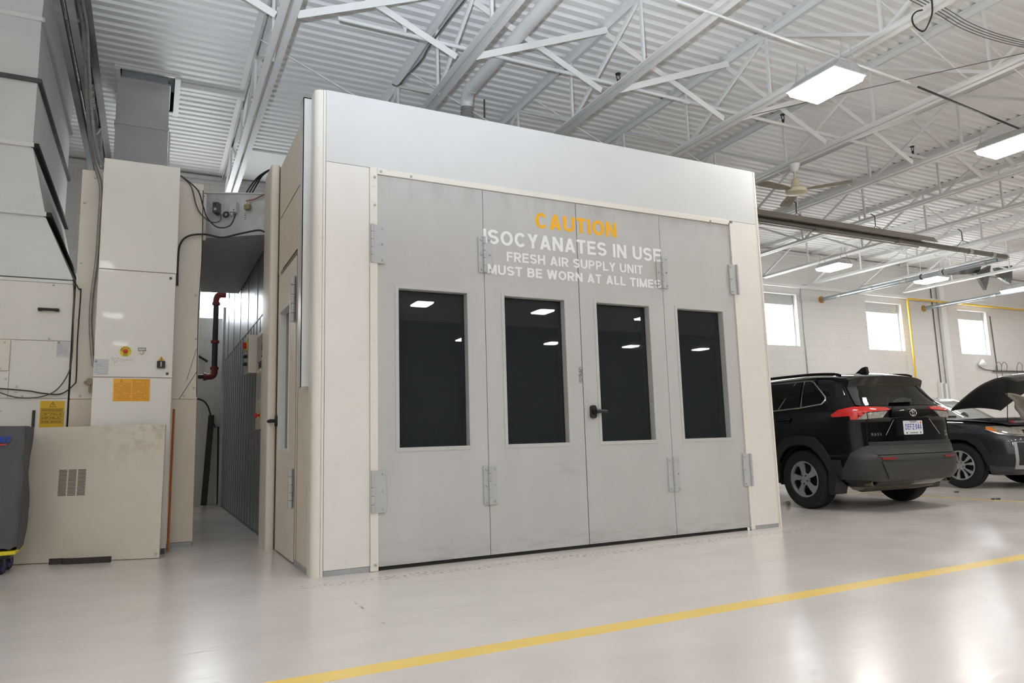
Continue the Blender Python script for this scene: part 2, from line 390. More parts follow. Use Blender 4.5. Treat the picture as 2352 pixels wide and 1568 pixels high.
def stroke_quads(st, h):
    "-> (verts2d, faces)"
    if st[0] == 'p':
        (x0, y0), (x1, y1), k = st[1], st[2], st[3]
        k = k*math.hypot(x1-x0, y1-y0)/max(1e-6, abs(y1-y0))*.93
        return [(x0-k, y0), (x0+k, y0), (x1+k, y1), (x1-k, y1)], [(0, 1, 2, 3)]
    P = st[1]; n = len(P); L = []; R = []
    for i in range(n):
        if st[2]: a = P[i-1]; c = P[(i+1) % n]
        else: a = P[max(i-1, 0)]; c = P[min(i+1, n-1)]
        def nrm(u, w):
            d = math.hypot(w[0]-u[0], w[1]-u[1]) or 1; return (-(w[1]-u[1])/d, (w[0]-u[0])/d)
        n1 = nrm(a, P[i]) if a != P[i] else nrm(P[i], c); n2 = nrm(P[i], c) if c != P[i] else n1
        mx, my = n1[0]+n2[0], n1[1]+n2[1]; d = math.hypot(mx, my) or 1; mx /= d; my /= d
        k = h/max(.45, mx*n1[0]+my*n1[1])
        L.append((P[i][0]+mx*k, P[i][1]+my*k)); R.append((P[i][0]-mx*k, P[i][1]-my*k))
    vs = L+R; fs = [(i, i+1, n+i+1, n+i) for i in range(n-1)]
    if st[2]: fs.append((n-1, 0, n, 2*n-1))
    return vs, fs
def text_mesh(mb, txt, origin, U, V, height, width=None, h=.09, gap=.13, space=.34, slant=0, only=None, fn=None):
    "flat lettering, cap height in metres; WIDTH squeezes the line to that length"
    x = 0; items = []; word = 0
    for ch in txt:
        if ch == ' ': x += space; word += 1; continue
        if ch == '.': items.append((x, [('l', [(0, .5), (.14, .5)], False)])); x += .14+gap; continue
        w, S = glyph(ch, h)
        if only is None or only == word: items.append((x, S))
        x += w+gap
    tot = x-gap; sx = (width/tot if width else height); U = Vector(U); V = Vector(V); O = Vector(origin); NN = U.cross(V).normalized(); q = 0
    for x0, S in items:
        for st in S:
            vs, fs = stroke_quads(st, h); q = (q+1) % 6
            if fn: mb.add([fn((x0+a+slant*b)/tot, b) for a, b in vs], fs)
            else: mb.add([O+U*((x0+a+slant*b)*sx)+V*(b*height)+NN*(.00018*q) for a, b in vs], fs)
    return tot*sx
# ------------------------------------------------------------------ camera
FPX, YAW, PIT, ROL = 1639.5, .46917, .138456, -.0290516
CAM = Vector((-1.1427, -5.3715, .93))
_f = Vector((math.sin(YAW)*math.cos(PIT), math.cos(YAW)*math.cos(PIT), math.sin(PIT)))
_r0 = Vector((math.cos(YAW), -math.sin(YAW), 0)); _u0 = _r0.cross(_f)
_r = _r0*math.cos(ROL)+_u0*math.sin(ROL); _u = -_r0*math.sin(ROL)+_u0*math.cos(ROL)
cd = bpy.data.cameras.new('camera'); cd.sensor_width = 36; cd.lens = FPX/2352*36; cd.clip_end = 200; cd.clip_start = .02
cam = bpy.data.objects.new('camera', cd); COL.objects.link(cam)
cam.matrix_world = Matrix(((_r.x, _u.x, -_f.x, CAM.x), (_r.y, _u.y, -_f.y, CAM.y), (_r.z, _u.z, -_f.z, CAM.z), (0, 0, 0, 1)))
SC.camera = cam
cy = SC.cycles; cy.max_bounces = 7; cy.diffuse_bounces = 5; cy.glossy_bounces = 4; cy.transmission_bounces = 5; cy.caustics_reflective = False; cy.caustics_refractive = False
SC.view_settings.view_transform = 'Standard'; SC.view_settings.look = 'None'; SC.view_settings.gamma = 1
SC.view_settings.exposure = EXPO
w = bpy.data.worlds.new('world'); SC.world = w; w.use_nodes = True
w.node_tree.nodes['Background'].inputs[0].default_value = (.8, .88, 1, 1); w.node_tree.nodes['Background'].inputs[1].default_value = 1.0

# ------------------------------------------------------------------ room shell
X0, X1, Y0, Y1, ZD = -6.5, 30.0, -21.5, 8.07, 5.83
struct(MB().box(X0, X1, Y0, Y1+.4, -.2, 0).build('floor', M_FLOOR, smooth=0))
struct(MB().box(X0, X1, -2.335, -2.214, 0, .0012).build('floor_marking_line', M_LINE, smooth=0), 'long yellow floor line in front of the booth')
struct(MB().box(8.52, 8.60, -1.2, 7.6, 0, .0012).build('floor_marking_line', M_LINE, smooth=0), 'yellow bay line between the two parked cars')
WIN = [(-1.12, .46), (12.76, 14.32), (17.1, 18.68), (21.41, 22.92)]
SILL, HEAD = 3.222, 4.625
mb = MB(); T = .3
edges = [X0]
for a, b in WIN: edges += [a, b]
edges.append(X1)
for i in range(0, len(edges), 2): mb.box(edges[i], edges[i+1], Y1, Y1+T, 0, 6.2)
for a, b in WIN: mb.box(a, b, Y1, Y1+T, 0, SILL); mb.box(a, b, Y1, Y1+T, HEAD, 6.2)
struct(mb.build('wall_back', M_BLOCK, smooth=0))
struct(MB().box(X0-.3, X0, Y0, Y1+T, 0, 6.2).build('wall_left', M_BLOCK, smooth=0))
struct(MB().box(X1, X1+.3, Y0, Y1+T, 0, 6.2).build('wall_right', M_BLOCK, smooth=0))
struct(MB().box(X0-.3, X1+.3, Y0-.3, Y0, 0, 6.2).build('wall_front', M_HALL, smooth=0))
for i, (a, b) in enumerate(WIN):
    yp = Y1+.15
    root = thing('window_%d' % (i+1), 'daylit window in the back wall, number %d from the alley' % (i+1), 'window', (a, Y1, SILL)); root['kind'] = 'structure'
    MB().box(a+.03, b-.03, yp, yp+.02, SILL+.03, HEAD-.26).build('pane', M_SKYPANE, root, 0)
    f = MB(); f.box(a, a+.035, yp-.03, yp+.03, SILL, HEAD); f.box(b-.035, b, yp-.03, yp+.03, SILL, HEAD); f.box(a, b, yp-.03, yp+.03, SILL, SILL+.03)
    f.box(a, b, yp-.04, yp+.03, HEAD-.28, HEAD-.23); f.box(b-.075, b-.06, yp-.06, yp, SILL, HEAD-.25)
    f.build('window_frame', M_TRIMW, root, 0)
    MB().box(a, b, yp-.02, yp+.04, HEAD-.23, HEAD).build('blank_panel', M_TRIMW, root, 0)
# corrugated roof deck (ribs run along X), with the opening for the grey exhaust duct
def deck():
    mb = MB(); P = .1524; n = int((7.93-Y0)/P)
    prof = []
    for k in range(n+1):
        y = 7.93-P*(n-k)
        prof += [(y, ZD), (y+.082, ZD), (y+.108, ZD+.036), (y+.128, ZD+.036)]
    xs = [X0, -1.66, -1.02, X1]
    for (ya, za), (yb, zb) in zip(prof, prof[1:]):
        for s in range(3):
            if s == 1 and 4.5 < (ya+yb)/2 < 5.6: continue
            mb.add([(xs[s], ya, za), (xs[s+1], ya, za), (xs[s+1], yb, zb), (xs[s], yb, zb)], [(0, 1, 2, 3)])
    mb.box(X0, X1, Y0, 7.9, ZD+.3, ZD+.35); mb.box(X0, X1, 7.93, Y1+.3, ZD+.12, ZD+.15)
    return mb
struct(deck().build('ceiling', M_DECK, smooth=0))
mb = MB()
for a, b, c, d in ((-1.70, -1.66, 4.44, 5.64), (-1.02, -.98, 4.44, 5.64), (-1.7, -.98, 4.44, 4.48), (-1.7, -.98, 5.6, 5.64)): mb.box(a, b, c, d, ZD+.01, ZD+.32)
struct(mb.build('trim_4', M_GAP, smooth=0), 'sides of the roof opening round the grey duct, blackened for shade')  # near-black colour stands in for the shade inside the opening
struct(MB().box(-.02, 1.7, 6.53, 7.92, ZD-.03, ZD-.004).build('trim_1', M_STEELW, smooth=0), 'flat infill sheet under the roof deck behind the booth')
mb = MB(); mb.box(X0, X1, Y1-.07, Y1, 5.74, 5.80); mb.box(X0, X1, Y1-.012, Y1, 5.68, 5.80)
struct(mb.build('trim_2', M_STEELW, smooth=0), 'steel angle along the top of the back wall')
mb = MB(); mb.box(8.0, X1, Y1-.05, Y1, 4.95-.12, 4.95-.06); mb.box(8, X1, Y1-.09, Y1, 4.80, 4.83)
struct(mb.build('trim_3', M_STEELW, smooth=0), 'white ledge rail along the back wall at joist level')

# ------------------------------------------------------------------ open web joists
ORD = ['first', 'second', 'third', 'fourth', 'fifth', 'sixth', 'seventh', 'eighth', 'ninth', 'tenth', 'eleventh', 'twelfth', 'thirteenth', 'fourteenth', 'fifteenth']
JX = [-1.985, -.135, 1.715, 3.562, 5.465, 7.37, 9.29, 11.14, 13.03, 14.95, 16.83, 18.72]
ZB = 4.95
JY0, JY1 = -9.0, 7.98
def angle_chord(z, up):
    mb = MB()
    for s in (-1, 1):
        a, b = sorted((s*.012, s*.088)); mb.box(a, b, JY0, JY1, z, z+.007)
        a, b = sorted((s*.014, s*.021)); z0, z1 = sorted((z, z+up*.07)); mb.box(a, b, JY0, JY1, z0, z1)
    return mb
def joist(mat, first):
    root = thing('roof_joist', 'x', 'roof joist', (0, 0, ZB), group='white open-web roof joists', local=True)
    angle_chord(0, 1).build('bottom_chord', mat, root, 0)
    angle_chord(ZD-ZB-.008, -1).build('top_chord', mat, root, 0)
    top = ZD-ZB-.04
    for k in range(-6, 5):
        y = .5+1.5*k
        MB().bar((0, y, .02), (0, y, top), .03, .03).build('web_member', mat, root, 0)
        if k % 2: MB().bar((0, y, .03), (0, y+1.5, top), .034, .034).build('web_member', mat, root, 0)
        else: MB().bar((0, y, top), (0, y+1.5, .03), .034, .034).build('web_member', mat, root, 0)
    return root
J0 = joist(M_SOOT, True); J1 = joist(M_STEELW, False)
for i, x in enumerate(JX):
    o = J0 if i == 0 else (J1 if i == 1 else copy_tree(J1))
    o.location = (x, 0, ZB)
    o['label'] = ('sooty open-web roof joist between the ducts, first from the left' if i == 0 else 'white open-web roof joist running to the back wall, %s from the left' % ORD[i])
# a yellow air line lies in the slot of the second joist's lower chord
tag(MB().tube([(-.142, -8, 4.99), (-.142, 7.6, 4.99)], .008, 6).build('air_line', M_OCHRE), 'thin yellow air line lying in the slot of the second roof joist', 'air line')
# crossed bridging angles between neighbouring joists
def bridging(x0, z0, x1, z1, y, label, r=.0):
    mb = MB(); d = Vector((x1-x0, 0, z1-z0)); 
    mb.bar((x0, y, z0), (x1, y, z1), .006, .075, up=(0, 0, 1)); mb.bar((x0, y+.033, z0+.036), (x1, y+.033, z1+.036), .07, .006, up=(0, 0, 1))
    return tag(mb.build('bridging_angle', M_STEELW, None, 0), label, 'bridging angle', 'cross bracing between the roof joists')
for i in range(0, len(JX)-1):
    a, b = JX[i], JX[i+1]
    bridging(a+.09, 5.0, b-.02, 5.74, 1.12, 'white bracing angle rising to the right between %s and %s roof joists from left' % (ORD[i], ORD[i+1]))
    bridging(a+.02, 5.74, b-.09, 5.0, 1.20, 'white bracing angle falling to the right between %s and %s roof joists from left' % (ORD[i], ORD[i+1]))
def rod(p, q, r, label, mat=None): return tag(MB().tube([p, q], r, 6).build('bridging_rod', mat or M_STEELW), label, 'bridging rod', 'thin bridging rods between the roof joists')
for i in range(1, len(JX)-1):
    a, b = JX[i], JX[i+1]
    rod((a, 3.05, 5.78), (b, 3.05, 5.0), .010, 'thin bridging rod falling to the right behind the bracing, %s to %s roof joist' % (ORD[i], ORD[i+1]))
    if i > 2: rod((a, 6.2, 5.0), (b, 6.2, 5.78), .010, 'thin bridging rod rising to the right near the back wall, %s to %s roof joist' % (ORD[i], ORD[i+1]))
    if i > 3: rod((a, -.75, 5.78), (b, -.75, 5.0), .010, 'thin bridging rod falling to the right nearest the camera, %s to %s roof joist' % (ORD[i], ORD[i+1]))

# ------------------------------------------------------------------ sprinkler line
mb = MB(); mb.tube([(.4, 1.36, 5.22), (20, 1.36, 5.22)], .022, 10)
for x in (1.9, 4.9, 7.7, 10.6): mb.lathe([(.024, -.05), (.034, -.04), (.034, .04), (.024, .05)], (x, 1.36, 5.22), (1, 0, 0), 10)
tag(mb.build('sprinkler_pipe', M_STEELW), 'white sprinkler pipe crossing under the roof deck above the booth', 'pipe')
def sprinkler(x, mat, label):
    root = thing('sprinkler', label, 'sprinkler', (x, 1.36, 5.24), group='upright sprinkler heads on the white pipe')
    MB().lathe([(.0, 0), (.014, 0), (.014, .03), (.02, .03), (.02, .05), (0, .05)], (x, 1.36, 5.24), (0, 0, 1), 10).build('body', mat, root)
    m = MB()
    for s in (-1, 1): m.tube(bez([(x+s*.01, 1.36, 5.285), (x+s*.026, 1.36, 5.315), (x+s*.02, 1.36, 5.345), (x, 1.36, 5.36)], 4), .006, 6)
    m.build('frame_arm', mat, root)
    MB().lathe([(0, 0), (.034, .004), (.036, .014), (.012, .02), (0, .02)], (x, 1.36, 5.355), (0, 0, 1), 12).build('deflector', mat, root)
for k, (x, m) in enumerate(zip((1.11, 3.84, 6.64, 9.48, 12.2), (M_STEELW, M_IRON, M_IRON, M_IRON, M_IRON))):
    sprinkler(x, m, ('white-painted' if k == 0 else 'dark')+' upright sprinkler head, %s from the left' % ORD[k])

# ------------------------------------------------------------------ ceiling lamps
def lamp(x, y, lab, z=4.6, L=.60, Wd=.46):
    root = thing('ceiling_light', lab, 'ceiling light', (x, y, z), group='bright rectangular ceiling lights')
    a, b = Wd/2, L/2
    MB().hexa([(x-a, y-b, z+.012), (x+a, y-b, z+.012), (x+a, y+b, z+.012), (x-a, y+b, z+.012), (x-a*.55, y-b, z+.12), (x+a*.55, y-b, z+.12), (x+a*.55, y+b, z+.12), (x-a*.55, y+b, z+.12)]).build('housing', M_GALV, root, 0)
    MB().box(x-a-.012, x+a+.012, y-b-.012, y+b+.012, z, z+.014).build('frame', M_STEELW, root, 0)
    MB().hexa([(x-a*.93, y-b*.95, z-.05), (x+a*.93, y-b*.95, z-.05), (x+a*.93, y+b*.95, z-.05), (x-a*.93, y+b*.95, z-.05), (x-a, y-b, z+.002), (x+a, y-b, z+.002), (x+a, y+b, z+.002), (x-a, y+b, z+.002)]).build('diffuser', M_DIFF, root, 0)
    for sx in (-1, 1):
        for sy in (-1, 1):
            MB().tube([(x+sx*a*.5, y+sy*b*.95, z+.12), (x+sx*a*.3, y+sy*b*.95, z+.25), (x+sx*a*.25, y+sy*b*.95, z+.37)], .006, 5).build('hanging_chain', M_GALV, root)
    return root
lamp(5.16, -.51, 'brightest ceiling light, hanging above the booth front')
lamp(8.84, -.34, 'ceiling light cut by the right edge of the photo')
lamp(12.44, 5.33, 'ceiling light below the heater, nearer the booth of the two far ones')
lamp(16.05, 5.42, 'ceiling light nearest the tattered fan ducting at the far right')
# the same fittings continue through the rest of the hall, behind the photographer
k = 0
for x in (-5.0, -2.15, 1.5, 5.15, 8.8, 12.45, 16.1, 19.75):
    for y in (-6.3, -12.1, -17.9):
        k += 1
        lamp(x, y, 'ceiling light in the hall behind the camera, row %s' % ('one' if y > -7 else 'two' if y > -13 else 'three'))
for x in (19.7, 23.4):
    lamp(x, -.4, 'ceiling light over the far bays to the right'); lamp(x, 5.4, 'ceiling light over the far bays by the back wall')

# ------------------------------------------------------------------ ceiling fan
fx, fy, fz = 7.37, 1.86, 4.53
fan = thing('ceiling_fan', 'cream ceiling fan with three dusty blades right of the booth', 'ceiling fan', (fx, fy, fz))
MB().lathe([(0, .40), (.085, .40), (.08, .37), (.045, .30), (.02, .285), (0, .285)], (fx, fy, fz), n=20).build('canopy_cup', M_STEELW, fan)
MB().cyl((fx, fy, fz+.05), (fx, fy, fz+.30), .013, 10).build('down_rod', M_FANB, fan)
MB().lathe([(0, .17), (.045, .17), (.05, .15), (.07, .05), (.07, .03), (.13, .025), (.155, .0), (.15, -.045), (.11, -.06), (0, -.062)], (fx, fy, fz), n=28).build('motor', M_FANB, fan)
def fan_blade(ang):
    mb = MB(); ca, sa = math.cos(ang), math.sin(ang)
    prof = [(.15, .03), (.2, .035), (.28, .055), (.5, .062), (.7, .066), (.755, .05), (.765, 0)]
    P = [(r, w*1.35) for r, w in prof]+[(r, -w*1.35) for r, w in reversed(prof[:-1])]
    mb.prism(P, lambda u, v, t: (fx+u*ca-v*sa, fy+u*sa+v*ca, fz-.01+v*.06+t), 0, .008)
    return mb
# headings toward the three tips seen in the photo
for tip in ((6.56, 1.83), (7.80, 1.30), (7.86, 2.56)):
    fan_blade(math.atan2(tip[1]-fy, tip[0]-fx)).build('blade', M_FAN, fan)

# ------------------------------------------------------------------ tube heaters
hy, hz = 3.2, 4.57
root = thing('tube_heater', 'long radiant tube heater with tan reflector hanging behind the booth roof', 'tube heater', (7, hy, hz))
def refl(y, v): pass
mb = MB(); prof = [(-.20, -.02), (-.13, .10), (-.05, .135), (.05, .135), (.13, .10), (.20, -.02)]
for (a, b), (c, d) in zip(prof, prof[1:]):
    mb.add([(5.0, hy+a, hz+b), (12.55, hy+a, hz+b), (12.55, hy+c, hz+d), (5.0, hy+c, hz+d), (5.0, hy+a, hz+b+.004), (12.55, hy+a, hz+b+.004), (12.55, hy+c, hz+d+.004), (5.0, hy+c, hz+d+.004)], [(0, 1, 2, 3), (7, 6, 5, 4), (0, 4, 5, 1), (1, 5, 6, 2), (2, 6, 7, 3), (3, 7, 4, 0)])
mb.build('reflector', M_HEATREF, root, 0)
MB().tube([(5.0, hy, hz-.02), (15.2, hy, hz-.02)], .052, 16).build('heater_tube', M_TUBE, root)
for x in (9.35, 11.6, 13.9, 14.7):
    MB().lathe([(.054, -.05), (.062, -.045), (.062, .045), (.054, .05)], (x, hy, hz-.02), (1, 0, 0), 16).build('tube_clamp', M_SCREW if x > 13 else M_TUBE, root)
MB().tube(bez([(15.16, hy, hz-.02), (15.25, hy+.02, hz-.02), (15.29, hy+.09, hz-.02), (15.29, hy+.2, hz-.02)], 5), .058, 16).build('elbow', M_GALV, root)
for x in (8.9, 11.0, 13.7):
    MB().tube([(x, hy-.12, hz+.1), (x, hy, hz+.20), (x, hy+.12, hz+.1)], .006, 6).build('hanger_wire', M_IRON, root)
    MB().tube([(x, hy, hz+.20), (x+.05, hy+.03, hz+.4), (x-.03, hy+.05, 5.02)], .008, 6).build('hanging_chain', M_IRON, root)
def flue(x, y0, y1, z, lab, n):
    root = thing('flue_pipe', lab, 'flue pipe', (x, y1, z), group='galvanised flue pipes to the back wall')
    MB().tube([(x, y0, z), (x, y1-.02, z)], .055, 16).build('pipe', M_FLUEGALV, root)
    for k in range(n):
        y = y1-.6-k*(y1-y0-.9)/max(1, n-1)
        MB().lathe([(.056, -.06), (.066, -.05), (.066, .05), (.056, .06)], (x, y, z), (0, 1, 0), 16).build('pipe_clamp', M_SCREW, root)
    MB().lathe([(.05, -.05), (.095, -.03), (.10, 0)], (x, y1, z), (0, 1, 0), 16).build('foam_collar', M_OCHRE, root)
    for y in (y0+1.2, y1-2.9):
        MB().tube([(x, y, z+.05), (x, y, 4.96)], .008, 6).build('hanger_rod', M_STEELW, root)
        MB().lathe([(.058, -.012), (.07, -.012), (.07, .012), (.058, .012)], (x, y, z), (0, 1, 0), 16).build('hanger_ring', M_IRON, root)
flue(15.29, 3.42, 8.07, 4.55, 'galvanised flue pipe from the heater end to the back wall, left of the second window', 5)
flue(19.74, -1.5, 8.07, 4.56, 'dark galvanised flue pipe under the roof, over the yellow gas pipe', 7)

# ------------------------------------------------------------------ white round duct and hose above the booth
dx, dz = 2.32, 5.355
root = thing('extraction_pipe', 'white round extraction pipe ending in grey flexible hose above the booth', 'extraction pipe', (dx, 2.9, dz))
MB().tube([(dx, -9, dz), (dx, 2.42, dz)], .076, 20).build('pipe', M_STEELW, root)
MB().tube(bez([(dx, 2.35, dz), (dx, 2.48, dz), (dx+.02, 2.58, dz-.05), (dx+.03, 2.62, dz-.14)], 6), .08, 20).build('elbow', M_STEELW, root)
P = bez([(dx+.03, 2.615, dz-.12), (dx+.05, 2.66, dz-.35), (dx+.12, 2.74, dz-.7), (dx+.2, 2.8, dz-1.2), (dx+.2, 2.8, 3.715)], 26)
MB().tube(P, .075, 16, rf=lambda i: .082 if i % 4 < 2 else .070).build('flexible_hose', M_HOSE, root)
tag(MB().tube([(2.97, 3.4, 5.8), (2.93, 3.4, 3.73)], .012, 6).build('air_drop_line', M_CABLE), 'thin dark air line dropping from the deck to the booth roof', 'air line')
tag(MB().tube(bez([(1.74, .2, 5.80), (1.68, .9, 5.60), (1.63, 1.41, 5.55), (1.60, 1.93, 5.52), (1.64, 2.34, 5.55), (1.61, 2.83, 5.58), (1.60, 3.14, 5.60), (1.64, 3.5, 5.8)], 6), .010, 6).build('sagging_cable', M_CABLE), 'grey cable sagging along the third roof joist', 'cable')
mb = MB()
for k in range(16): mb.lathe([(.014, -.003), (.018, 0), (.014, .003), (.010, 0), (.014, -.003)], (1.98, 2.7, 5.0-k*.036), ((1, 0, 0) if k % 2 else (0, 1, 0)), 8)
tag(mb.build('hanging_chain', M_GALV), 'short loose chain hanging above the booth roof', 'chain')

# ------------------------------------------------------------------ cables and conduit, upper right
tag(MB().tube([(3.02, -.672, 4.9), (6.56, -.543, 4.9)], .012, 8).build('conduit_run', M_STEELW), 'thin white conduit crossing under the joists at the upper right', 'conduit')
tag(MB().tube([(6.75, -.521, 4.9), (9.5, -.30, 4.9)], .013, 8).build('conduit_run', M_CABLEB), 'thin black conduit under the joists at the right edge', 'conduit')
for k in range(4):
    o = .032*k
    tag(MB().tube(bez([(5.02, -1.46-o, 5.05), (5.65, -1.452-o, 5.0), (6.07, -1.41-o, 4.99), (6.46, -1.40-o, 4.99), (6.84, -1.41-o, 5.0), (7.25, -1.44-o, 5.02), (8.2, -1.5-o, 5.1)], 6), .0045, 6).build('hanging_cable', M_CABLE),
        'black cable drooping between joists in the top right corner bundle', 'cable', 'bundle of drooping black cables')
tag(MB().tube(bez([(5.15, -1.72, 4.90), (5.38, -1.58, 4.88), (5.50, -1.47, 4.86), (5.57, -1.36, 4.84), (5.44, -1.36, 4.86), (5.33, -1.41, 4.89), (5.30, -1.47, 4.91), (5.36, -1.5, 4.93)], 6), .008, 6).build('hanging_cable_loop', M_CABLEB), 'black cable hanging in an open loop below a joist', 'cable')
tag(MB().tube([(5.6, 1.03, 5.0), (6.28, .036, 5.0), (7.31, -1.383, 5.0), (8.0, -2.35, 5.0)], .005, 5).build('tie_wire', M_CABLE), 'thin wire stretched diagonally under the roof deck', 'wire')
# tattered dark hanging ducting at the far right
root = thing('hanging_sheet_metal', 'torn dark sheet-metal ducting hanging under the roof at far right', 'sheet metal', (18.6, 6, 5.0))
for P in ([(17.3, 5.9, 5.05), (19.2, 5.9, 5.42), (19.3, 6.1, 5.18), (17.4, 6.0, 4.93)], [(19.0, 6, 5.14), (19.75, 6, 5.42), (19.8, 6.15, 4.98), (19.55, 6.1, 4.72), (19.2, 6, 4.90)], [(19.95, 6, 5.36), (21.0, 6.1, 5.55), (21.1, 6.2, 5.2), (20.6, 6, 4.95), (20.1, 6, 5.1)]):
    c = [Vector(p) for p in P]; n = len(c); mb = MB()
    mb.add([tuple(p) for p in c]+[tuple(p+Vector((.03, .1, .02))) for p in c], [tuple(range(n)), tuple(range(2*n-1, n-1, -1))]+[(i, (i+1) % n, n+(i+1) % n, n+i) for i in range(n)])
    mb.build('metal_flap', M_FLANGE, root, 0)

# ------------------------------------------------------------------ on the back wall
yb = Y1
tag(MB().tube(bez([(18.75, yb-.19, 0.0), (18.735, yb-.19, 4.6)], 2)+bez([(18.735, yb-.19, 4.68), (18.76, yb-.19, 4.745), (18.84, yb-.19, 4.77)], 4)+[Vector((27, yb-.19, 4.77))], .028, 12).build('gas_pipe', M_GASYEL), 'yellow gas pipe rising beside a window and turning along the back wall', 'gas pipe')
tag(MB().tube([(14.50, yb-.02, 0), (14.50, yb-.02, 4.7)]+bez([(14.50, yb-.02, 4.8), (14.55, yb-.02, 4.9), (14.75, yb-.02, 4.93)], 4), .014, 8).build('surface_conduit', M_GALV), 'thin grey conduit on the back wall right of the first window', 'conduit')
tag(MB().tube([(20.165, yb-.02, 0), (20.165, yb-.02, 5.2)], .014, 8).build('surface_conduit', M_CABLE), 'thin dark conduit beside the grey column on the back wall', 'conduit')
tag(MB().tube([(23.15, yb-.02, 2.7), (23.1, yb-.02, 4.5)], .014, 8).build('surface_conduit', M_CABLE), 'thin conduit on the back wall right of the last window', 'conduit')
struct(MB().box(20.40, 20.66, yb-.14, yb-.02, 0, 5.7).build('column_steel', M_STEELW, None, 0, .03), 'grey-white steel column against the back wall')
mb = MB(); mb.box(20.0, 20.10, yb-.1, yb-.01, 1.5, 2.3); mb.box(20.02, 20.14, yb-.09, yb-.01, 2.24, 2.3); mb.box(20.23, 20.33, yb-.1, yb-.01, 1.5, 2.28)
tag(mb.build('cable_raceway', M_STEELW, None, 0), 'white raceway with two slots on back wall above the cars', 'raceway')
root = thing('floodlight', 'small white floodlight on the back wall under the last window', 'floodlight', (22.2, yb, 2.9))
MB().lathe([(.0, 0), (.05, 0), (.06, .03), (.12, .16), (.12, .18), (.0, .17)], (22.15, yb-.05, 2.86), (.55, -.6, .45), 16).build('head', M_STEELW, root)
MB().tube(bez([(22.15, yb-.05, 2.84), (22.4, yb-.03, 2.76), (22.7, yb-.03, 2.73), (22.85, yb-.03, 2.72)], 5), .012, 6).build('cable', M_CABLE, root)
mb = MB(); mb.tube([(22.85, yb-.06, 2.70), (26, yb-.06, 2.72)], .028, 10)
tag(mb.build('service_pipe', M_CABLE), 'grey service pipe running along the wall behind the raised hood', 'pipe')
for k, x in enumerate((22.95, 23.2, 24.0)):
    tag(MB().tube(bez([(x, yb-.12-.03*k, 2.4), (x-.08, yb-.13-.03*k, 2.75), (x+.05, yb-.14-.03*k, 2.98), (x+.25, yb-.13-.03*k, 2.9), (x+.2, yb-.12-.03*k, 2.66)], 6), .009, 6).build('hanging_wire', M_CABLE), 'loose looped wire over the service pipe on the back wall', 'wire', 'tangled wires on the wall pipe')
# ------------------------------------------------------------------ spray booth
def leaf_mat():
    m, nt, b = new_mat('door_leaf_grey')
    v = coords(nt)
    col = mixcol(nt, ramp(nt, noise(nt, coords(nt, (1, 1, .3)), 2.5, 4), .3, .7), rgb(186, 185, 183), rgb(194, 193, 191))
    col = mixcol(nt, ramp(nt, noise(nt, v, 17, 6, .7), .66, .74, 0, .22), col, rgb(140, 132, 124))
    sx = nt.nodes.new('ShaderNodeSeparateXYZ'); nt.links.new(v, sx.inputs[0]); x = sx.outputs['X']; z = sx.outputs['Z']
    def boxm(xa, xb, za, zb, s):
        h = math_(nt, 'MULTIPLY', ramp(nt, x, xa-s, xa+s), ramp(nt, x, xb+s, xb-s))
        return math_(nt, 'MULTIPLY', h, math_(nt, 'MULTIPLY', ramp(nt, z, za-s*2, za+s*2), ramp(nt, z, zb+s*2, zb-s*2)))
    rub = math_(nt, 'MULTIPLY', boxm(2.236, 2.272, 1.425, 1.565, .006), ramp(nt, noise(nt, v, 60, 4, .7), .38, .55))
    col = mixcol(nt, math_(nt, 'MULTIPLY', rub, .85), col, rgb(78, 64, 54))
    rub2 = math_(nt, 'MULTIPLY', boxm(2.28, 2.34, 1.02, 1.33, .02), ramp(nt, noise(nt, v, 30, 4, .7), .5, .66))
    col = mixcol(nt, math_(nt, 'MULTIPLY', rub2, .4), col, rgb(150, 122, 110))
    sm = math_(nt, 'MULTIPLY', boxm(1.95, 2.26, .66, .78, .05), ramp(nt, noise(nt, coords(nt, (1, 1, 3)), 5, 3), .45, .6))
    col = mixcol(nt, math_(nt, 'MULTIPLY', sm, .35), col, rgb(140, 140, 138))
    top = math_(nt, 'MULTIPLY', ramp(nt, z, 2.86, 3.08), ramp(nt, noise(nt, coords(nt, (1, 1, .35)), 6, 5, .7), .42, .75))
    col = mixcol(nt, math_(nt, 'MULTIPLY', top, .55), col, rgb(140, 134, 128))
    bot = math_(nt, 'MULTIPLY', ramp(nt, z, .22, .02), ramp(nt, noise(nt, coords(nt, (.4, 1, 1.6)), 9, 5, .7), .45, .7))
    col = mixcol(nt, math_(nt, 'MULTIPLY', bot, .5), col, rgb(132, 124, 112))
    nt.links.new(col, b.inputs['Base Color']); b.inputs['Roughness'].default_value = .4
    return m
M_LEAFM = leaf_mat()
booth = thing('spray_booth', 'large white spray-painting booth with four grey folding doors', 'spray booth', (0, 0, 0))
MB().box(.002, 4.517, 0, .05, 3.132, 3.72).build('header_panel', M_WHITE, booth, 0)
MB().box(.003, .345, 0, .05, .042, 3.128).build('front_panel', M_BWHITE, booth, 0)
MB().box(4.194, 4.517, 0, .05, .04, 3.128).build('front_panel', M_BWHITE, booth, 0)
for a, b in ((.003, .345), (4.194, 4.517)): MB().box(a, b, .006, .05, .0, .039).build('base_strip', M_BASE, booth, 0)
post = [(-.086, .14), (-.086, .05)]+[(-.036+.05*math.cos(a), .05+.05*math.sin(a)) for a in [PI+PI/2*i/8 for i in range(9)]]+[(-.021, 0), (-.021, .14)]
MB().prism(post, lambda u, v, t: (u, v, t), 0, 3.712).build('corner_post', M_FRAMEWHITE, booth, 50)
MB().box(-.019, -.001, -.002, .05, 0, 3.715).build('corner_trim', M_FRAMEWHITE, booth, 0)
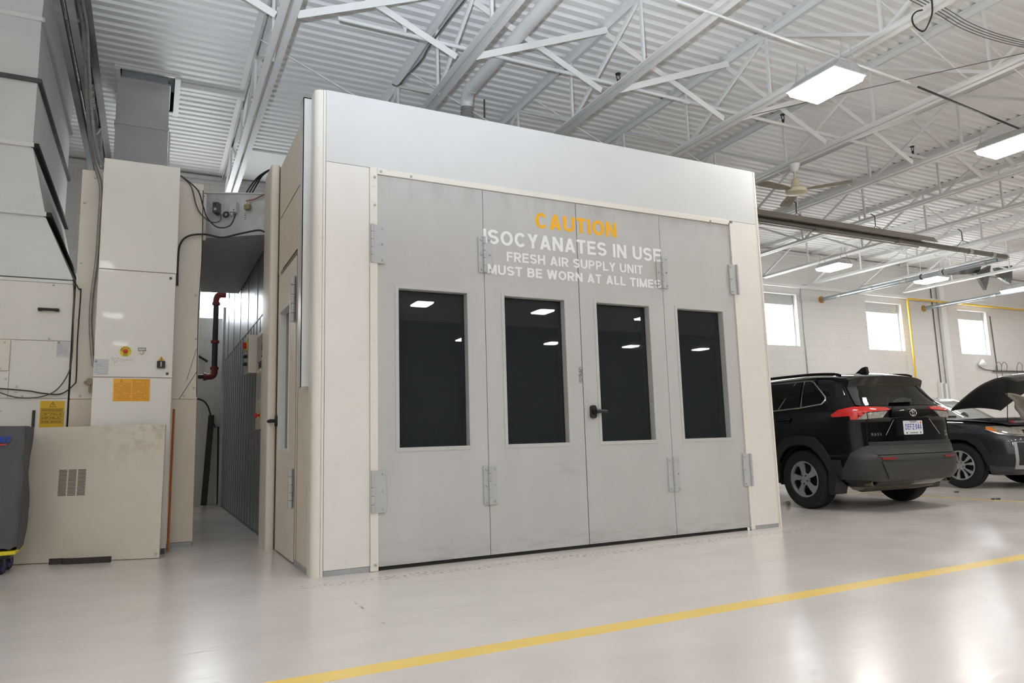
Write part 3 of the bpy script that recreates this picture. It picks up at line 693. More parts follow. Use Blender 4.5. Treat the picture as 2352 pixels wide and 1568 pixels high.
mb = MB(); mb.box(4.519, 4.532, -.001, .05, 0, 3.715); mb.box(4.535, 4.545, -.004, .05, 0, 3.716); mb.box(4.547, 4.562, 0, .05, 0, 3.718)
mb.build('corner_trim', M_FRAMEWHITE, booth, 0)
# the box behind the front: roof, right wall, rear wall, and inner walls coloured dark for the unlit inside
mb = MB(); mb.box(-.055, 4.562, .05, 7.62, 3.66, 3.71); mb.box(4.52, 4.56, .05, 7.62, 0, 3.70); mb.box(-.055, 4.56, 7.58, 7.62, 0, 3.70)
mb.build('outer_shell', M_GALVD, booth, 0)
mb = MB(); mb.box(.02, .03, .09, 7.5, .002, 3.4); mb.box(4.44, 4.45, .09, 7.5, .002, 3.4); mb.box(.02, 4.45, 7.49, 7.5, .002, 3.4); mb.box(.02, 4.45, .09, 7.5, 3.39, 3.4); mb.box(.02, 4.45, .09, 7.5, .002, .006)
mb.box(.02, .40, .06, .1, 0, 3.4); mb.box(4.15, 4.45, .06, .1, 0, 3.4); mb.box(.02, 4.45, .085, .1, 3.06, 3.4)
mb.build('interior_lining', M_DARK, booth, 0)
for a, b, c, d in ((.347, .408, .003, 3.132), (4.141, 4.19, .003, 3.10)): MB().box(a, b, -.012, .06, c, d).build('door_jamb', M_FRAMEWHITE, booth, 0, .002)
MB().box(.409, 4.14, -.012, .06, 3.082, 3.131).build('door_head', M_FRAMEWHITE, booth, 0, .002)
mb = MB()
for x, z in ((.435, 3.105), (.69, 3.10), (3.88, 3.092), (4.13, 3.092)): mb.lathe([(0, -.016), (.008, -.014), (.010, -.010), (.010, 0)], (x, -.012, z), (0, 1, 0), 10)
for z in (3.05, 2.82, .05): mb.lathe([(0, -.016), (.008, -.014), (.010, -.010), (.010, 0)], (.385, -.012, z), (0, 1, 0), 10)
mb.build('frame_screw', M_SCREW, booth)
MB().box(.41, 4.14, .02, .05, .002, .03).build('door_seal', M_RUBBER, booth, 0)
LX = [(.411, 1.334), (1.339, 2.272), (2.280, 3.228), (3.233, 4.138)]
WX = [(.578, 1.176), (1.516, 2.118), (2.453, 3.052), (3.388, 3.975)]
ZW0, ZW1 = .900, 2.165
LEAVES = []
for i, ((a, b), (c, d)) in enumerate(zip(LX, WX)):
    z0, z1 = .03, 3.078
    mb = MB(); mb.box(a, c, .003, .07, z0, z1); mb.box(d, b, .003, .07, z0, z1); mb.box(c, d, .003, .07, z0, ZW0); mb.box(c, d, .003, .07, ZW1, z1)
    lf = mb.build('door_leaf', M_LEAFM, booth, 0, 0, label='%s grey door leaf from the left, with a tall window' % ORD[i]); LEAVES.append(lf)
    f = MB(); e = .026
    for q in ((c-e, c, ZW0-e, ZW1+e), (d, d+e, ZW0-e, ZW1+e), (c, d, ZW0-e, ZW0), (c, d, ZW1, ZW1+e)): f.box(q[0], q[1], -.001, .004, q[2], q[3])
    t = .004
    for q in ((c, c+t, ZW0, ZW1), (d-t, d, ZW0, ZW1), (c, d, ZW0, ZW0+t), (c, d, ZW1-t, ZW1)): f.box(q[0], q[1], 0, .078, q[2], q[3])
    f.build('window_frame', M_LEAF, lf, 0, .0012)
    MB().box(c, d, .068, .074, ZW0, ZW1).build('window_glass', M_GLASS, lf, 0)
    s = MB()
    for k in range(5):
        z = ZW0+.08+k*(ZW1-ZW0-.16)/4
        s.lathe([(0, -.006), (.005, -.004), (.006, 0)], (d-.004, .035, z), (1, 0, 0), 8)
    for k in range(3): s.lathe([(0, -.006), (.005, -.004), (.006, 0)], (c+.1+.2*k, .035, ZW1-.004), (0, 0, 1), 8)
    s.build('frame_screw', M_SCREW, lf)
# hinges
def hinge(parent, xa, xb, kx, za, zb, segs, sx, off=-.004):
    mb = MB(); w = xb-xa; h = zb-za
    mb.rrect(w, h, .012, lambda u, v, t: ((xa+xb)/2+u, t, (za+zb)/2+v), off-.006, .004)
    mb2 = mb.build('hinge', M_HINGE, parent, 30, .001)
    k = MB(); n = segs; g = .003
    for s in range(n):
        z0 = za+h*s/n+g/2; z1 = za+h*(s+1)/n-g/2
        k.cyl((kx, off-.012, z0), (kx, off-.012, z1), .0135, 12)
    for x in sx:
        for z in (za+.028, (za+zb)/2, zb-.028): k.lathe([(0, -.016), (.007, -.014), (.009, -.006), (.009, 0)], (x, off-.004, z), (0, 1, 0), 10)
    k.build('hinge_knuckle', M_HINGE, parent)
for za, zb in ((2.347, 2.661), (.424, .740)):
    hinge(LEAVES[0], .349, .470, .362, za, zb, 5, (.445,), -.010)
    hinge(LEAVES[0], 1.283, 1.409, 1.3365, za, zb, 5, (1.306, 1.388))
    hinge(LEAVES[3], 3.163, 3.300, 3.2305, za, zb, 5, (3.183, 3.28))
    hinge(LEAVES[3], 4.090, 4.196, 4.186, za, zb, 5, (4.108,), -.010)
mb = MB(); mb.rrect(.060, .118, .026, lambda u, v, t: (2.365+u, t, 1.166+v), -.022, .004)
mb.cyl((2.372, -.02, 1.17), (2.372, -.045, 1.17), .026, 16)
mb.tube([(2.37, -.045, 1.17), (2.40, -.047, 1.171), (2.44, -.05, 1.168), (2.478, -.05, 1.166), (2.488, -.05, 1.166)], .017, 10, rf=lambda i: (.024, .019, .0165, .017, .012)[i])
mb.build('door_handle', M_BLACK, LEAVES[2], 40, 0, label='black lever door handle')
# lettering across the doors (painted over the hinge plates where it meets them)
HR = [(1.283, 1.409, 2.347, 2.661), (3.163, 3.30, 2.347, 2.661)]
def booth_text(txt, x0, x1, z0, z1, mat, lab, h):
    for i, wd in enumerate(txt.split(' ')): booth_word(txt, i, x0, x1, z0, z1, mat, lab % wd, h)
def booth_word(txt, i, x0, x1, z0, z1, mat, lab, h):
    mb = MB(); text_mesh(mb, txt, (x0, 0, z0), (1, 0, 0), (0, 0, 1), z1-z0, x1-x0, h, gap=.10, space=.36, only=i)
    me = bpy.data.meshes.new('t'); me.from_pydata([Vector(p) for p in mb.v], [], mb.f)
    bm = bmesh.new(); bm.from_mesh(me)
    for co, no in ([((r[0], 0, 0), (1, 0, 0)) for r in HR]+[((r[1], 0, 0), (1, 0, 0)) for r in HR]+[((0, 0, 2.347), (0, 0, 1)), ((0, 0, 2.661), (0, 0, 1))]):
        bmesh.ops.bisect_plane(bm, geom=bm.verts[:]+bm.edges[:]+bm.faces[:], plane_co=co, plane_no=no)
    bmesh.ops.split_edges(bm, edges=bm.edges[:])
    for f in bm.faces:
        c = f.calc_center_median(); y = .0015
        for r in HR:
            if r[0] < c.x < r[1] and r[2] < c.z < r[3]: y = -.0113
        if abs(c.x-1.3365) < .012 and 2.347 < c.z < 2.661 or abs(c.x-3.2305) < .012 and 2.347 < c.z < 2.661: y = -.030
        for v in f.verts: v.co.y += y
    bm.to_mesh(me); bm.free(); me.name = 'lettering'
    me.materials.append(mat); o = bpy.data.objects.new('lettering', me); COL.objects.link(o); o.parent = booth; o['label'] = lab
booth_text('CAUTION', 1.850, 2.722, 2.800, 2.944, M_YELLOW, 'yellow lettering %s', .098)
booth_text('ISOCYANATES IN USE', 1.335, 3.232, 2.607, 2.737, M_LETW, 'white lettering %s', .093)
booth_text('FRESH AIR SUPPLY UNIT', 1.553, 3.004, 2.469, 2.554, M_LETW, 'white lettering %s', .092)
booth_text('MUST BE WORN AT ALL TIMES', 1.364, 3.203, 2.343, 2.427, M_LETW, 'white lettering %s', .096)
# left side wall with the personnel door
mb = MB(); mb.box(-.082, -.03, .14, .688, 0, 3.70); mb.box(-.082, -.03, .688, 1.70, 2.60, 3.68); mb.box(-.080, -.03, 1.640, 1.70, 0, 2.60)
mb.build('side_wall', M_CREAM, booth, 0)
mb = MB(); mb.box(-.0835, -.08, .56, 1.64, 3.137, 3.145); mb.box(-.0835, -.08, .72, 1.45, 2.596, 2.604); mb.box(-.0835, -.08, .60, .606, .05, 2.55)
mb.build('panel_seam', M_PLANK, booth, 0)
MB().box(-.0825, -.05, .14, .688, .0, .05).build('base_strip', M_BASE, booth, 0)
MB().box(-.076, -.03, .688, .738, .012, 2.56).build('door_seal', M_RUBBER, booth, 0)
mb = MB(); a, b, c, d = .740, 1.636, 1.03, 1.56
mb.box(-.086, -.03, a, c, .014, 2.55); mb.box(-.086, -.03, d, b, .014, 2.55); mb.box(-.086, -.03, c, d, .014, .92); mb.box(-.086, -.03, c, d, 2.19, 2.55)
sd = mb.build('side_door', M_CREAM2, booth, 0, 0, label='cream personnel door with a tall window')
f = MB()
for q in ((c-.02, c, .90, 2.21), (d, d+.02, .90, 2.21), (c, d, .90, .92), (c, d, 2.19, 2.21)): f.box(-.090, -.084, *q)
for q in ((c, c+.004, .92, 2.19), (d-.004, d, .92, 2.19), (c, d, .92, .924), (c, d, 2.186, 2.19)): f.box(-.088, -.02, *q)
f.build('window_frame', M_STEELW, sd, 0)
MB().box(-.026, -.02, c, d, .92, 2.19).build('window_glass', M_GLASS, sd, 0)
for za, zb in ((1.97, 2.37), (.44, .76)):
    k = MB()
    for s in range(5): k.cyl((-.108, .735, za+(zb-za)*s/5+.002), (-.108, .735, za+(zb-za)*(s+1)/5-.002), .021, 12)
    k.box(-.096, -.084, .74, .80, za+.01, zb-.01)
    for z in (za+.03, (za+zb)/2, zb-.03): k.lathe([(0, -.02), (.01, -.016), (.012, 0)], (-.094, .785, z), (1, 0, 0), 8)
    k.build('hinge', M_HINGE, sd)
mb = MB(); mb.rrect(.05, .10, .02, lambda u, v, t: (t, 1.60+u, 1.18+v), -.112, -.084); mb.tube([(-.11, 1.60, 1.18), (-.14, 1.60, 1.18), (-.15, 1.61, 1.18), (-.152, 1.70, 1.18)], .017, 10)
mb.build('door_handle', M_BLACK, sd, 40, 0, label='black lever handle of the personnel door')
mb = MB(); mb.box(-.146, -.083, .15, .158, 1.378, 3.70); mb.box(-.146, -.140, .15, .27, 1.378, 3.70); mb.box(-.146, -.083, .15, .27, 1.374, 1.382); mb.box(-.146, -.083, .15, .27, 3.692, 3.70)
mb.build('cable_cover', M_WHITE, booth, 0)
pp = [(-.06, 2.12), (-.168, 2.12)]+[(-.168+.03+.03*math.cos(a), 1.715+.03*math.sin(a)) for a in [PI+PI/2*i/6 for i in range(7)]]+[(-.118+.03*math.cos(a), 1.715+.03*math.sin(a)) for a in [1.5*PI+PI/2*i/6 for i in range(7)]]+[(-.06, 1.745)]
MB().prism(pp, lambda u, v, t: (u, v, t), 0, 3.705).build('pillar', M_CREAM2, booth, 50, 0, label='cream rounded pillar beside the personnel door')
MB().box(-.062, -.05, 2.12, 7.6, 0, 3.62).build('side_cladding', M_GALVD, booth, 0)
mb = MB()
for k in range(19): mb.box(-.067, -.06, 2.3+.28*k, 2.306+.28*k, 0, 2.42)
for k in range(6): mb.box(-.067, -.06, 2.5+.9*k, 2.506+.9*k, 2.42, 3.6)
mb.box(-.068, -.06, 2.12, 7.6, 2.417, 2.427); mb.box(-.064, -.05, 2.12, 7.6, 0, .03)
mb.build('cladding_seam', M_SEAM, booth, 0)
MB().box(-.10, -.03, 7.60, 7.68, 0, 3.35).build('end_column', M_GALV, booth, 0)

# control box on the booth side
cp = thing('control_box', 'cream control panel with screen and red stop button on the booth side', 'control panel', (-.10, 2.3, 1.13))
MB().box(-.132, -.068, 2.30, 2.82, 1.13, 2.16).build('housing', M_CREAM2, cp, 0, .004)
MB().box(-.136, -.131, 2.38, 2.76, 1.87, 2.12).build('screen', M_TINT, cp, 0)
mb = MB()
for k in range(3): mb.box(-.139, -.131, 2.42, 2.62, 1.775+.025*k, 1.79+.025*k)
mb.build('display_row', M_FLANGE, cp, 0)
mb = MB()
for k in range(4): mb.cyl((-.150, 2.42+.07*k, 1.735), (-.131, 2.42+.07*k, 1.735), .015, 10)
mb.build('push_button', M_FANB, cp)
MB().box(-.134, -.131, 2.40, 2.72, 1.44, 1.68).build('instruction_plate', M_DUCTG, cp, 0)
MB().lathe([(0, 0), (.045, 0), (.045, .004), (0, .004)], (-.131, 2.46, 1.27), (-1, 0, 0), 20).build('stop_disc', M_YELBODY, cp)
mb = MB(); mb.cyl((-.131, 2.46, 1.27), (-.165, 2.46, 1.27), .012, 10); mb.lathe([(.0, .03), (.024, .032), (.027, .045), (.02, .056), (0, .058)], (-.131, 2.46, 1.27), (-1, 0, 0), 16)
mb.build('stop_button', M_RED, cp)
sb = thing('switch_box', 'small cream switch box with red and yellow isolator, further down the alley', 'switch box', (-.13, 2.95, 1.76))
MB().box(-.205, -.069, 2.95, 3.30, 1.76, 2.19).build('housing', M_CREAM2, sb, 0, .004)
MB().box(-.212, -.204, 3.05, 3.16, 2.02, 2.14).build('switch_plate', M_YELBODY, sb, 0)
mb = MB(); mb.cyl((-.21, 3.10, 2.08), (-.235, 3.10, 2.08), .032, 14); mb.box(-.25, -.232, 3.085, 3.115, 2.045, 2.115)
mb.build('isolator_knob', M_RED, sb)
mb = MB()
for z in (1.955, 1.87):
    for y in (3.05, 3.12): mb.cyl((-.205, y, z), (-.24, y, z), .016, 10)
mb.build('selector_knob', M_IRON, sb)

# ------------------------------------------------------------------ cabinets left of the alley
def bolts(pts, y, parent, r=.011):
    mb = MB()
    for x, z in pts: mb.lathe([(0, -.012), (r*.8, -.011), (r, -.005), (r, 0)], (x, y, z), (0, 1, 0), 10)
    return mb.build('panel_bolt', M_SCREW, parent)
ah = thing('air_handling_cabinet', 'tall weathered cream cabinet left of the alley, behind the white control cabinet', 'cabinet', (-1.28, 2.47, 0))
MB().box(-1.828, -.738, 2.48, 5.42, .04, 3.685).build('body', M_CREAM, ah, 0)
MB().box(-1.832, -.736, 2.468, 2.485, 1.440, 3.688).build('upper_panel', M_CREAM2, ah, 0, .003)
MB().box(-1.832, -.740, 2.468, 2.485, .05, 1.434).build('lower_panel', M_CREAM, ah, 0, .003)
MB().box(-1.82, -.75, 2.474, 5.40, 0, .045).build('plinth', M_BASE, ah, 0)
bolts([(-.78, 3.62), (-.78, 2.5), (-.765, 2.05), (-.77, 1.55), (-.86, 1.47), (-1.80, 3.35), (-1.80, 2.75), (-1.80, 2.2), (-1.75, 1.47), (-1.72, 3.62)], 2.468, ah)
mb = MB(); mb.tube(bez([(-.742, 2.464, 1.46), (-.75, 2.464, 2.3), (-.735, 2.464, 2.9), (-.742, 2.464, 3.62)], 6), .004, 5); mb.tube([(-.90, 2.4665, 1.44), (-.745, 2.4665, 1.72)], .0025, 4); mb.tube([(-.84, 2.4665, 1.62), (-.755, 2.4665, 1.95)], .002, 4)
mb.build('cracked_sealant', M_PLANK, ah)
cc = thing('control_cabinet', 'clean white control cabinet with emergency stop and orange notice', 'cabinet', (-1.30, 2.08, 0))
MB().box(-1.622, -.978, 2.10, 2.466, .05, 3.68).build('body', M_CAB, cc, 0)
MB().box(-1.626, -.974, 2.078, 2.104, 2.624, 3.69).build('upper_panel', M_CAB, cc, 0, .002)
dr = MB().box(-1.626, -.980, 2.078, 2.104, 1.617, 2.616).build('cabinet_door', M_CAB, cc, 0, .002)
lp = MB().box(-1.626, -.982, 2.080, 2.104, .05, 1.609).build('lower_panel', M_CAB, cc, 0, .002)
MB().box(-1.61, -.99, 2.09, 2.46, 0, .05).build('plinth', M_FLANGE, cc, 0)
yf = 2.077
MB().lathe([(0, 0), (.048, 0), (.048, .003), (0, .003)], (-1.376, yf+.001, 1.853), (0, -1, 0), 28).build('emergency_disc', M_YELBODY, dr)
MB().lathe([(.014, 0), (.014, .02), (.019, .022), (.021, .032), (.016, .042), (0, .044)], (-1.376, yf, 1.853), (0, -1, 0), 18).build('emergency_button', M_RED, dr)
mb = MB()
def ring_text(txt, a0, a1, r, up):
    for i, ch in enumerate(txt):
        a = math.radians(a0+(a1-a0)*i/(len(txt)-1)); w, S = glyph(ch, .11); s = .0105
        ca, sa = math.cos(a), math.sin(a)
        for st in S:
            vs, fs = stroke_quads(st, .11); out = []
            for u, v in vs:
                u = (u-w/2)*s*.9; v = v*s; rr = r+v if up else r-v+s
                q = (sa*u, -ca*u) if up else (-sa*u, ca*u)
                out.append((-1.376+ca*rr+q[0], yf-.0032, 1.853+sa*rr+q[1]))
            mb.add(out, fs)
ring_text('EMERGENCY', 165, 15, .032, True); ring_text('STOP', 245, 295, .030, False)
mb.build('disc_lettering', M_INK, dr, 0)
mb = MB(); mb.box(-1.272, -1.213, yf-.003, yf, 1.866, 1.888); mb.build('lamp_label', M_PAPER, dr, 0)
mb = MB()
for q in ((-1.275, -1.272, 1.863, 1.891), (-1.213, -1.210, 1.863, 1.891), (-1.275, -1.210, 1.863, 1.866), (-1.275, -1.210, 1.888, 1.891)): mb.box(q[0], q[1], yf-.005, yf, q[2], q[3])
mb.build('label_border', M_INK, dr, 0)
MB().lathe([(.017, 0), (.017, .014), (.013, .02), (0, .022)], (-1.242, yf, 1.845), (0, -1, 0), 16).build('indicator_lamp', M_FANB, dr)
mb = MB(); mb.rrect(.070, .066, .008, lambda u, v, t: (-1.077+u, t, 1.737+v), yf-.03, yf+.002); mb.build('isolator_switch', M_BLACK, dr, 30)
mb = MB(); mb.box(-1.082, -1.073, yf-.036, yf-.029, 1.715, 1.760); mb.build('switch_lever', M_PAPER, dr, 0)
mb = MB(); mb.prism([(-1.105, 1.772), (-1.050, 1.772), (-1.0775, 1.818)], lambda u, v, t: (u, t, v), yf-.002, yf+.001); mb.build('hazard_triangle', M_LABYEL, dr, 0)
mb = MB(); mb.bar((-1.074, yf-.003, 1.805), (-1.081, yf-.003, 1.792), .004, .001, (0, 1, 0)); mb.bar((-1.081, yf-.003, 1.792), (-1.073, yf-.003, 1.790), .004, .001, (0, 1, 0)); mb.bar((-1.073, yf-.003, 1.790), (-1.080, yf-.003, 1.776), .004, .001, (0, 1, 0)); mb.build('lightning_mark', M_INK, dr, 0)
mb = MB()
for x, z in ((-1.022, 1.652), (-1.023, 2.572)): mb.lathe([(.013, 0), (.013, .004), (.008, .005), (.006, .002), (0, .002)], (x, yf+.001, z), (0, -1, 0), 14)
mb.build('cabinet_lock', M_FLANGE, dr)
MB().box(-1.622, -1.506, yf-.001, yf+.001, 1.632, 1.778).build('rating_label', M_PAPER, dr, 0)
mb = MB(); random.seed(3)
def print_rows(x0, x1, z0, z1, rows, y, th=.0035, fill=.8):
    for k in range(rows):
        z = z1-(k+.5)*(z1-z0)/rows; x = x0
        while x < x1-.004:
            wd = min(random.uniform(.006, .03), x1-x)
            if random.random() < fill: mb.box(x, x+wd, y-.0008, y, z-th/2, z+th/2)
            x += wd+.004
print_rows(-1.612, -1.515, 1.64, 1.735, 9, yf-.001, .0025, .65)
mb.add([(-1.608+.012*math.cos(a), yf-.0018, 1.755+.012*math.sin(a)) for a in [2*PI*k/12 for k in range(12)]], [tuple(range(12))])
mb.build('label_print', M_INKG, dr, 0)
mb = MB(); random.seed(5)
for r, (x0, x1) in enumerate(((-1.49, -1.41), (-1.49, -1.32), (-1.485, -1.30), (-1.47, -1.38), (-1.465, -1.45), (-1.465, -1.45), (-1.49, -1.41))):
    z = 1.790-r*.0105; x = x0
    while x < x1:
        n = random.randint(2, 5)
        for k in range(n): mb.bar((x, yf-.0012, z+random.uniform(-.003, .003)), (x+.004, yf-.0012, z+random.uniform(-.003, .004)), .0014, .0006, (0, 1, 0)); x += .0042
        x += random.uniform(.006, .016)
mb.build('handwriting', M_INK, dr, 0)
MB().box(-1.462, -1.161, 2.0785, 2.081, 1.393, 1.600).build('warning_notice', M_LABORG, lp, 0)
mb = MB(); random.seed(8)
print_rows(-1.452, -1.32, 1.40, 1.565, 19, 2.0785, .0045, .93); print_rows(-1.306, -1.17, 1.40, 1.595, 22, 2.0785, .0045, .93)
mb.build('notice_print', M_LABPRINT, lp, 0)
mb = MB()
def tri_outline(x, z, s, y, th):
    P = [(x-s/2, z), (x+s/2, z), (x, z+s*.9)]
    for i in range(3):
        a, b = P[i], P[(i+1) % 3]; mb.bar((a[0], y, a[1]), (b[0], y, b[1]), th, .0008, (0, 1, 0))
    mb.bar((x, y, z+s*.28), (x, y, z+s*.6), th, .0008, (0, 1, 0)); mb.bar((x, y, z+s*.13), (x, y, z+s*.2), th, .0008, (0, 1, 0))
tri_outline(-1.397, 1.572, .024, 2.078, .002); mb.build('notice_triangle', M_LABPRINTB, lp, 0)
# warped steel bits on the cabinet edge
tag(MB().tube([(-.962, 2.06, .02), (-.958, 2.12, .6), (-.950, 2.20, 1.325)], .011, 4).build('wooden_batten', M_WOOD), 'thin orange-brown wooden batten leaning at the control cabinet corner', 'batten')

# heater unit at far left
hu = thing('heater_unit', 'white panelled heater unit at the far left under the big duct', 'heater unit', (-2.5, 2.45, 0))
MB().box(-3.4, -1.848, 2.462, 5.3, .04, 2.54).build('body', M_UNIT, hu, 0)
up = MB().box(-3.4, -1.846, 2.448, 2.47, 1.984, 2.53).build('upper_panel', M_UNIT, hu, 0, .002)
mp = MB().box(-2.309, -1.846, 2.448, 2.47, 1.446, 1.978).build('middle_panel', M_UNIT, hu, 0, .002)
MB().box(-3.4, -2.312, 2.448, 2.47, 1.446, 1.688).build('middle_panel', M_UNIT, hu, 0, .002)
MB().box(-3.4, -2.316, 2.442, 2.47, 1.694, 1.976).build('small_access_panel', M_CREAM2, hu, 0, .002)
lo = MB().box(-3.4, -1.846, 2.448, 2.47, .05, 1.438).build('lower_panel', M_UNIT, hu, 0, .002)
MB().box(-3.4, -1.842, 2.44, 5.3, 2.532, 2.560).build('top_rim', M_STEELW, hu, 0)
mb = MB(); mb.box(-2.118, -2.086, 2.424, 2.450, 2.258, 2.284); mb.box(-1.984, -1.952, 2.424, 2.450, 2.258, 2.284); mb.tube([(-2.118, 2.416, 2.271), (-1.952, 2.416, 2.271)], .013, 10)
mb.build('pull_handle', M_BLACK, up)
bolts([(-2.01, 2.51), (-2.02, 2.0), (-2.36, 1.955), (-2.38, 1.71), (-2.335, 1.62), (-2.25, 1.55), (-2.25, 1.50), (-2.2, 1.465), (-1.865, 1.32), (-2.36, 1.33)], 2.447, hu, .009)
MB().box(-1.956, -1.852, 2.446, 2.449, 1.828, 1.982).build('rating_label', M_PAPER, mp, 0)
mb = MB(); random.seed(4); print_rows(-1.95, -1.865, 1.84, 1.95, 11, 2.446, .0025, .7)
mb.add([(-1.94+.011*math.cos(a), 2.4452, 1.965+.011*math.sin(a)) for a in [2*PI*k/12 for k in range(12)]], [tuple(range(12))]); mb.build('label_print', M_INKG, mp, 0)
MB().box(-2.057, -1.864, 2.445, 2.449, 1.17, 1.420).build('warning_label', M_LABYEL, lo, 0)
mb = MB(); tri_outline(-1.96, 1.365, .05, 2.4445, .004)
for z in (1.335, 1.298, 1.262, 1.226):
    for q in ((-2.048, -1.872, z+.014, z+.016), (-2.048, -1.872, z-.014, z-.012), (-2.048, -2.046, z-.014, z+.016), (-1.874, -1.872, z-.014, z+.016)): mb.box(q[0], q[1], 2.444, 2.445, q[2], q[3])
random.seed(9)
for z in (1.335, 1.298, 1.262, 1.226): print_rows(-2.042, -1.88, z-.01, z+.012, 3, 2.445, .0042, .95)
mb.build('label_print', M_LABPRINTB, lo, 0)
MB().box(-2.113, -2.09, 2.428, 2.449, 1.15, 1.335).build('door_latch', M_BLACK, lo, 0, .004)
def cable(path, r, mat, name, lab, cat='cable', n=6, group=None): return tag(MB().tube(bez(path, n), r, 8).build(name, mat), lab, cat, group)
cable([(-1.855, 2.420, 2.57), (-1.80, 2.420, 2.478), (-1.785, 2.420, 2.45), (-1.79, 2.420, 2.0), (-1.785, 2.435, 1.64), (-1.80, 2.42, 1.57), (-1.90, 2.42, 1.483), (-2.05, 2.42, 1.49), (-2.17, 2.42, 1.512), (-2.5, 2.42, 1.54)], .006, M_CABLEB, 'clipped_cable', 'dark cable clipped down the edge of the heater unit, outer of two')
cable([(-1.85, 2.420, 2.55), (-1.838, 2.420, 2.4), (-1.83, 2.420, 2.1), (-1.826, 2.41, 1.85), (-1.845, 2.40, 1.68), (-1.93, 2.395, 1.52), (-2.05, 2.395, 1.455), (-2.2, 2.40, 1.445), (-2.32, 2.40, 1.475), (-2.5, 2.40, 1.56)], .0055, M_CABLE, 'clipped_cable', 'grey cable drooping along the edge of the heater unit, inner of two')
kh = thing('hanging_padlock', 'small olive padlock with hanging tag on cream cabinet beside control cabinet', 'padlock', (-1.674, 2.45, 1.58))
mb = MB(); mb.lathe([(0, -.03), (.03, -.03), (.034, 0), (.03, .02), (0, .022)], (-1.672, 2.442, 1.60), (0, 1, 0), 14); mb.box(-1.72, -1.665, 2.43, 2.45, 1.585, 1.605); mb.build('body', M_BRASS, kh)
mb = MB(); mb.box(-1.682, -1.668, 2.420, 2.445, 1.50, 1.585); mb.box(-1.662, -1.648, 2.420, 2.445, 1.505, 1.58); mb.build('tag', M_BRASS, kh, 0)
# flexible conduits dropping from the roof
def flex(path, r, lab, group):
    P = bez(path, 40)
    return tag(MB().tube(P, r, 10, rf=lambda i: r*(1.06 if i % 2 else .94)).build('flexible_conduit', M_COND), lab, 'conduit', group)
flex([(-2.02, 2.95, 5.8), (-1.942, 2.9, 5.414), (-1.902, 2.88, 4.98), (-1.846, 2.8, 4.43), (-1.785, 2.65, 3.98), (-1.72, 2.45, 3.72), (-1.665, 2.43, 3.5), (-1.665, 2.43, 3.15), (-1.668, 2.43, 2.8), (-1.692, 2.43, 2.42), (-1.69, 2.43, 2.12), (-1.65, 2.43, 1.75)], .016, 'ribbed steel conduit dropping from the roof and down beside the control cabinet', None)
flex([(-1.98, 2.90, 5.8), (-1.902, 2.85, 5.41), (-1.862, 2.83, 4.98), (-1.806, 2.75, 4.43), (-1.74, 2.60, 3.98), (-1.675, 2.40, 3.72), (-1.630, 2.38, 3.70), (-1.60, 2.30, 3.71)], .016, 'ribbed steel conduit ending behind the top of the control cabinet', None)
mb = MB()
for k in range(34): mb.lathe([(.012, -.003), (.016, 0), (.012, .003), (.008, 0), (.012, -.003)], (-2.0+.006*k, 3.0, 5.75-k*.036), ((1, 0, 0) if k % 2 else (0, 1, 0)), 8)
tag(mb.build('steel_chain', M_GALV), 'long steel chain hanging beside the flexible conduits', 'chain')

# big duct stack
bd = thing('supply_duct', 'big white sheet-metal duct stack rising at the upper left', 'duct', (-2.8, 2.45, 2.56))
XL = -3.3
ZS = [(2.562, -1.855, 2.452, 5.25), (3.185, -2.112, 2.452, 5.25), (3.852, -2.246, 2.452, 5.25), (4.508, -2.243, 2.452, 5.25), (5.145, -2.243, 2.452, 5.25), (5.80, -2.22, 2.452, 5.25)]
for (za, xa, ya, yb_), (zb, xb, yc, yd) in zip(ZS, ZS[1:]):
    mb = MB(); za += .012; zb -= .012
    P = [(XL, ya, za), (xa, ya, za), (xa, yb_, za), (XL, yb_, za), (XL, yc, zb), (xb, yc, zb), (xb, yd, zb), (XL, yd, zb)]
    mb.hexa(P)
    # cross-broken faces: a low pyramid on the front and on the right side
    def brk(a, b, c, d, n):
        m = (Vector(a)+Vector(b)+Vector(c)+Vector(d))/4+Vector(n)
        mb.add([a, b, c, d, tuple(m)], [(0, 1, 4), (1, 2, 4), (2, 3, 4), (3, 0, 4)])
    e = .002
    brk((XL, ya-e, za), (xa, ya-e, za), (xb, yc-e, zb), (XL, yc-e, zb), (0, -.012, 0)); brk((xa+e, ya, za), (xa+e, yb_, za), (xb+e, yd, zb), (xb+e, yc, zb), (.018, 0, 0))
    mb.build('duct_section', M_DUCT, bd, 0)
for i, (z, x, y0, y1) in enumerate(ZS[1:5]):
    MB().box(XL, x+.012, y0-.03, y0, z-.02, z+.02).build('front_flange', (M_DUCT, M_STEELW, M_FLANGE, M_STEELW)[i], bd, 0)
    MB().box(x-.01, x+(.05, .05, .035, .03)[i], y0-.02, y1+.02, z-.022, z+.022).build('side_flange', (M_RUBBER, M_RUBBER, M_FLANGE, M_DUCTG)[i], bd, 0)  # side flanges coloured mostly darker than the front ones
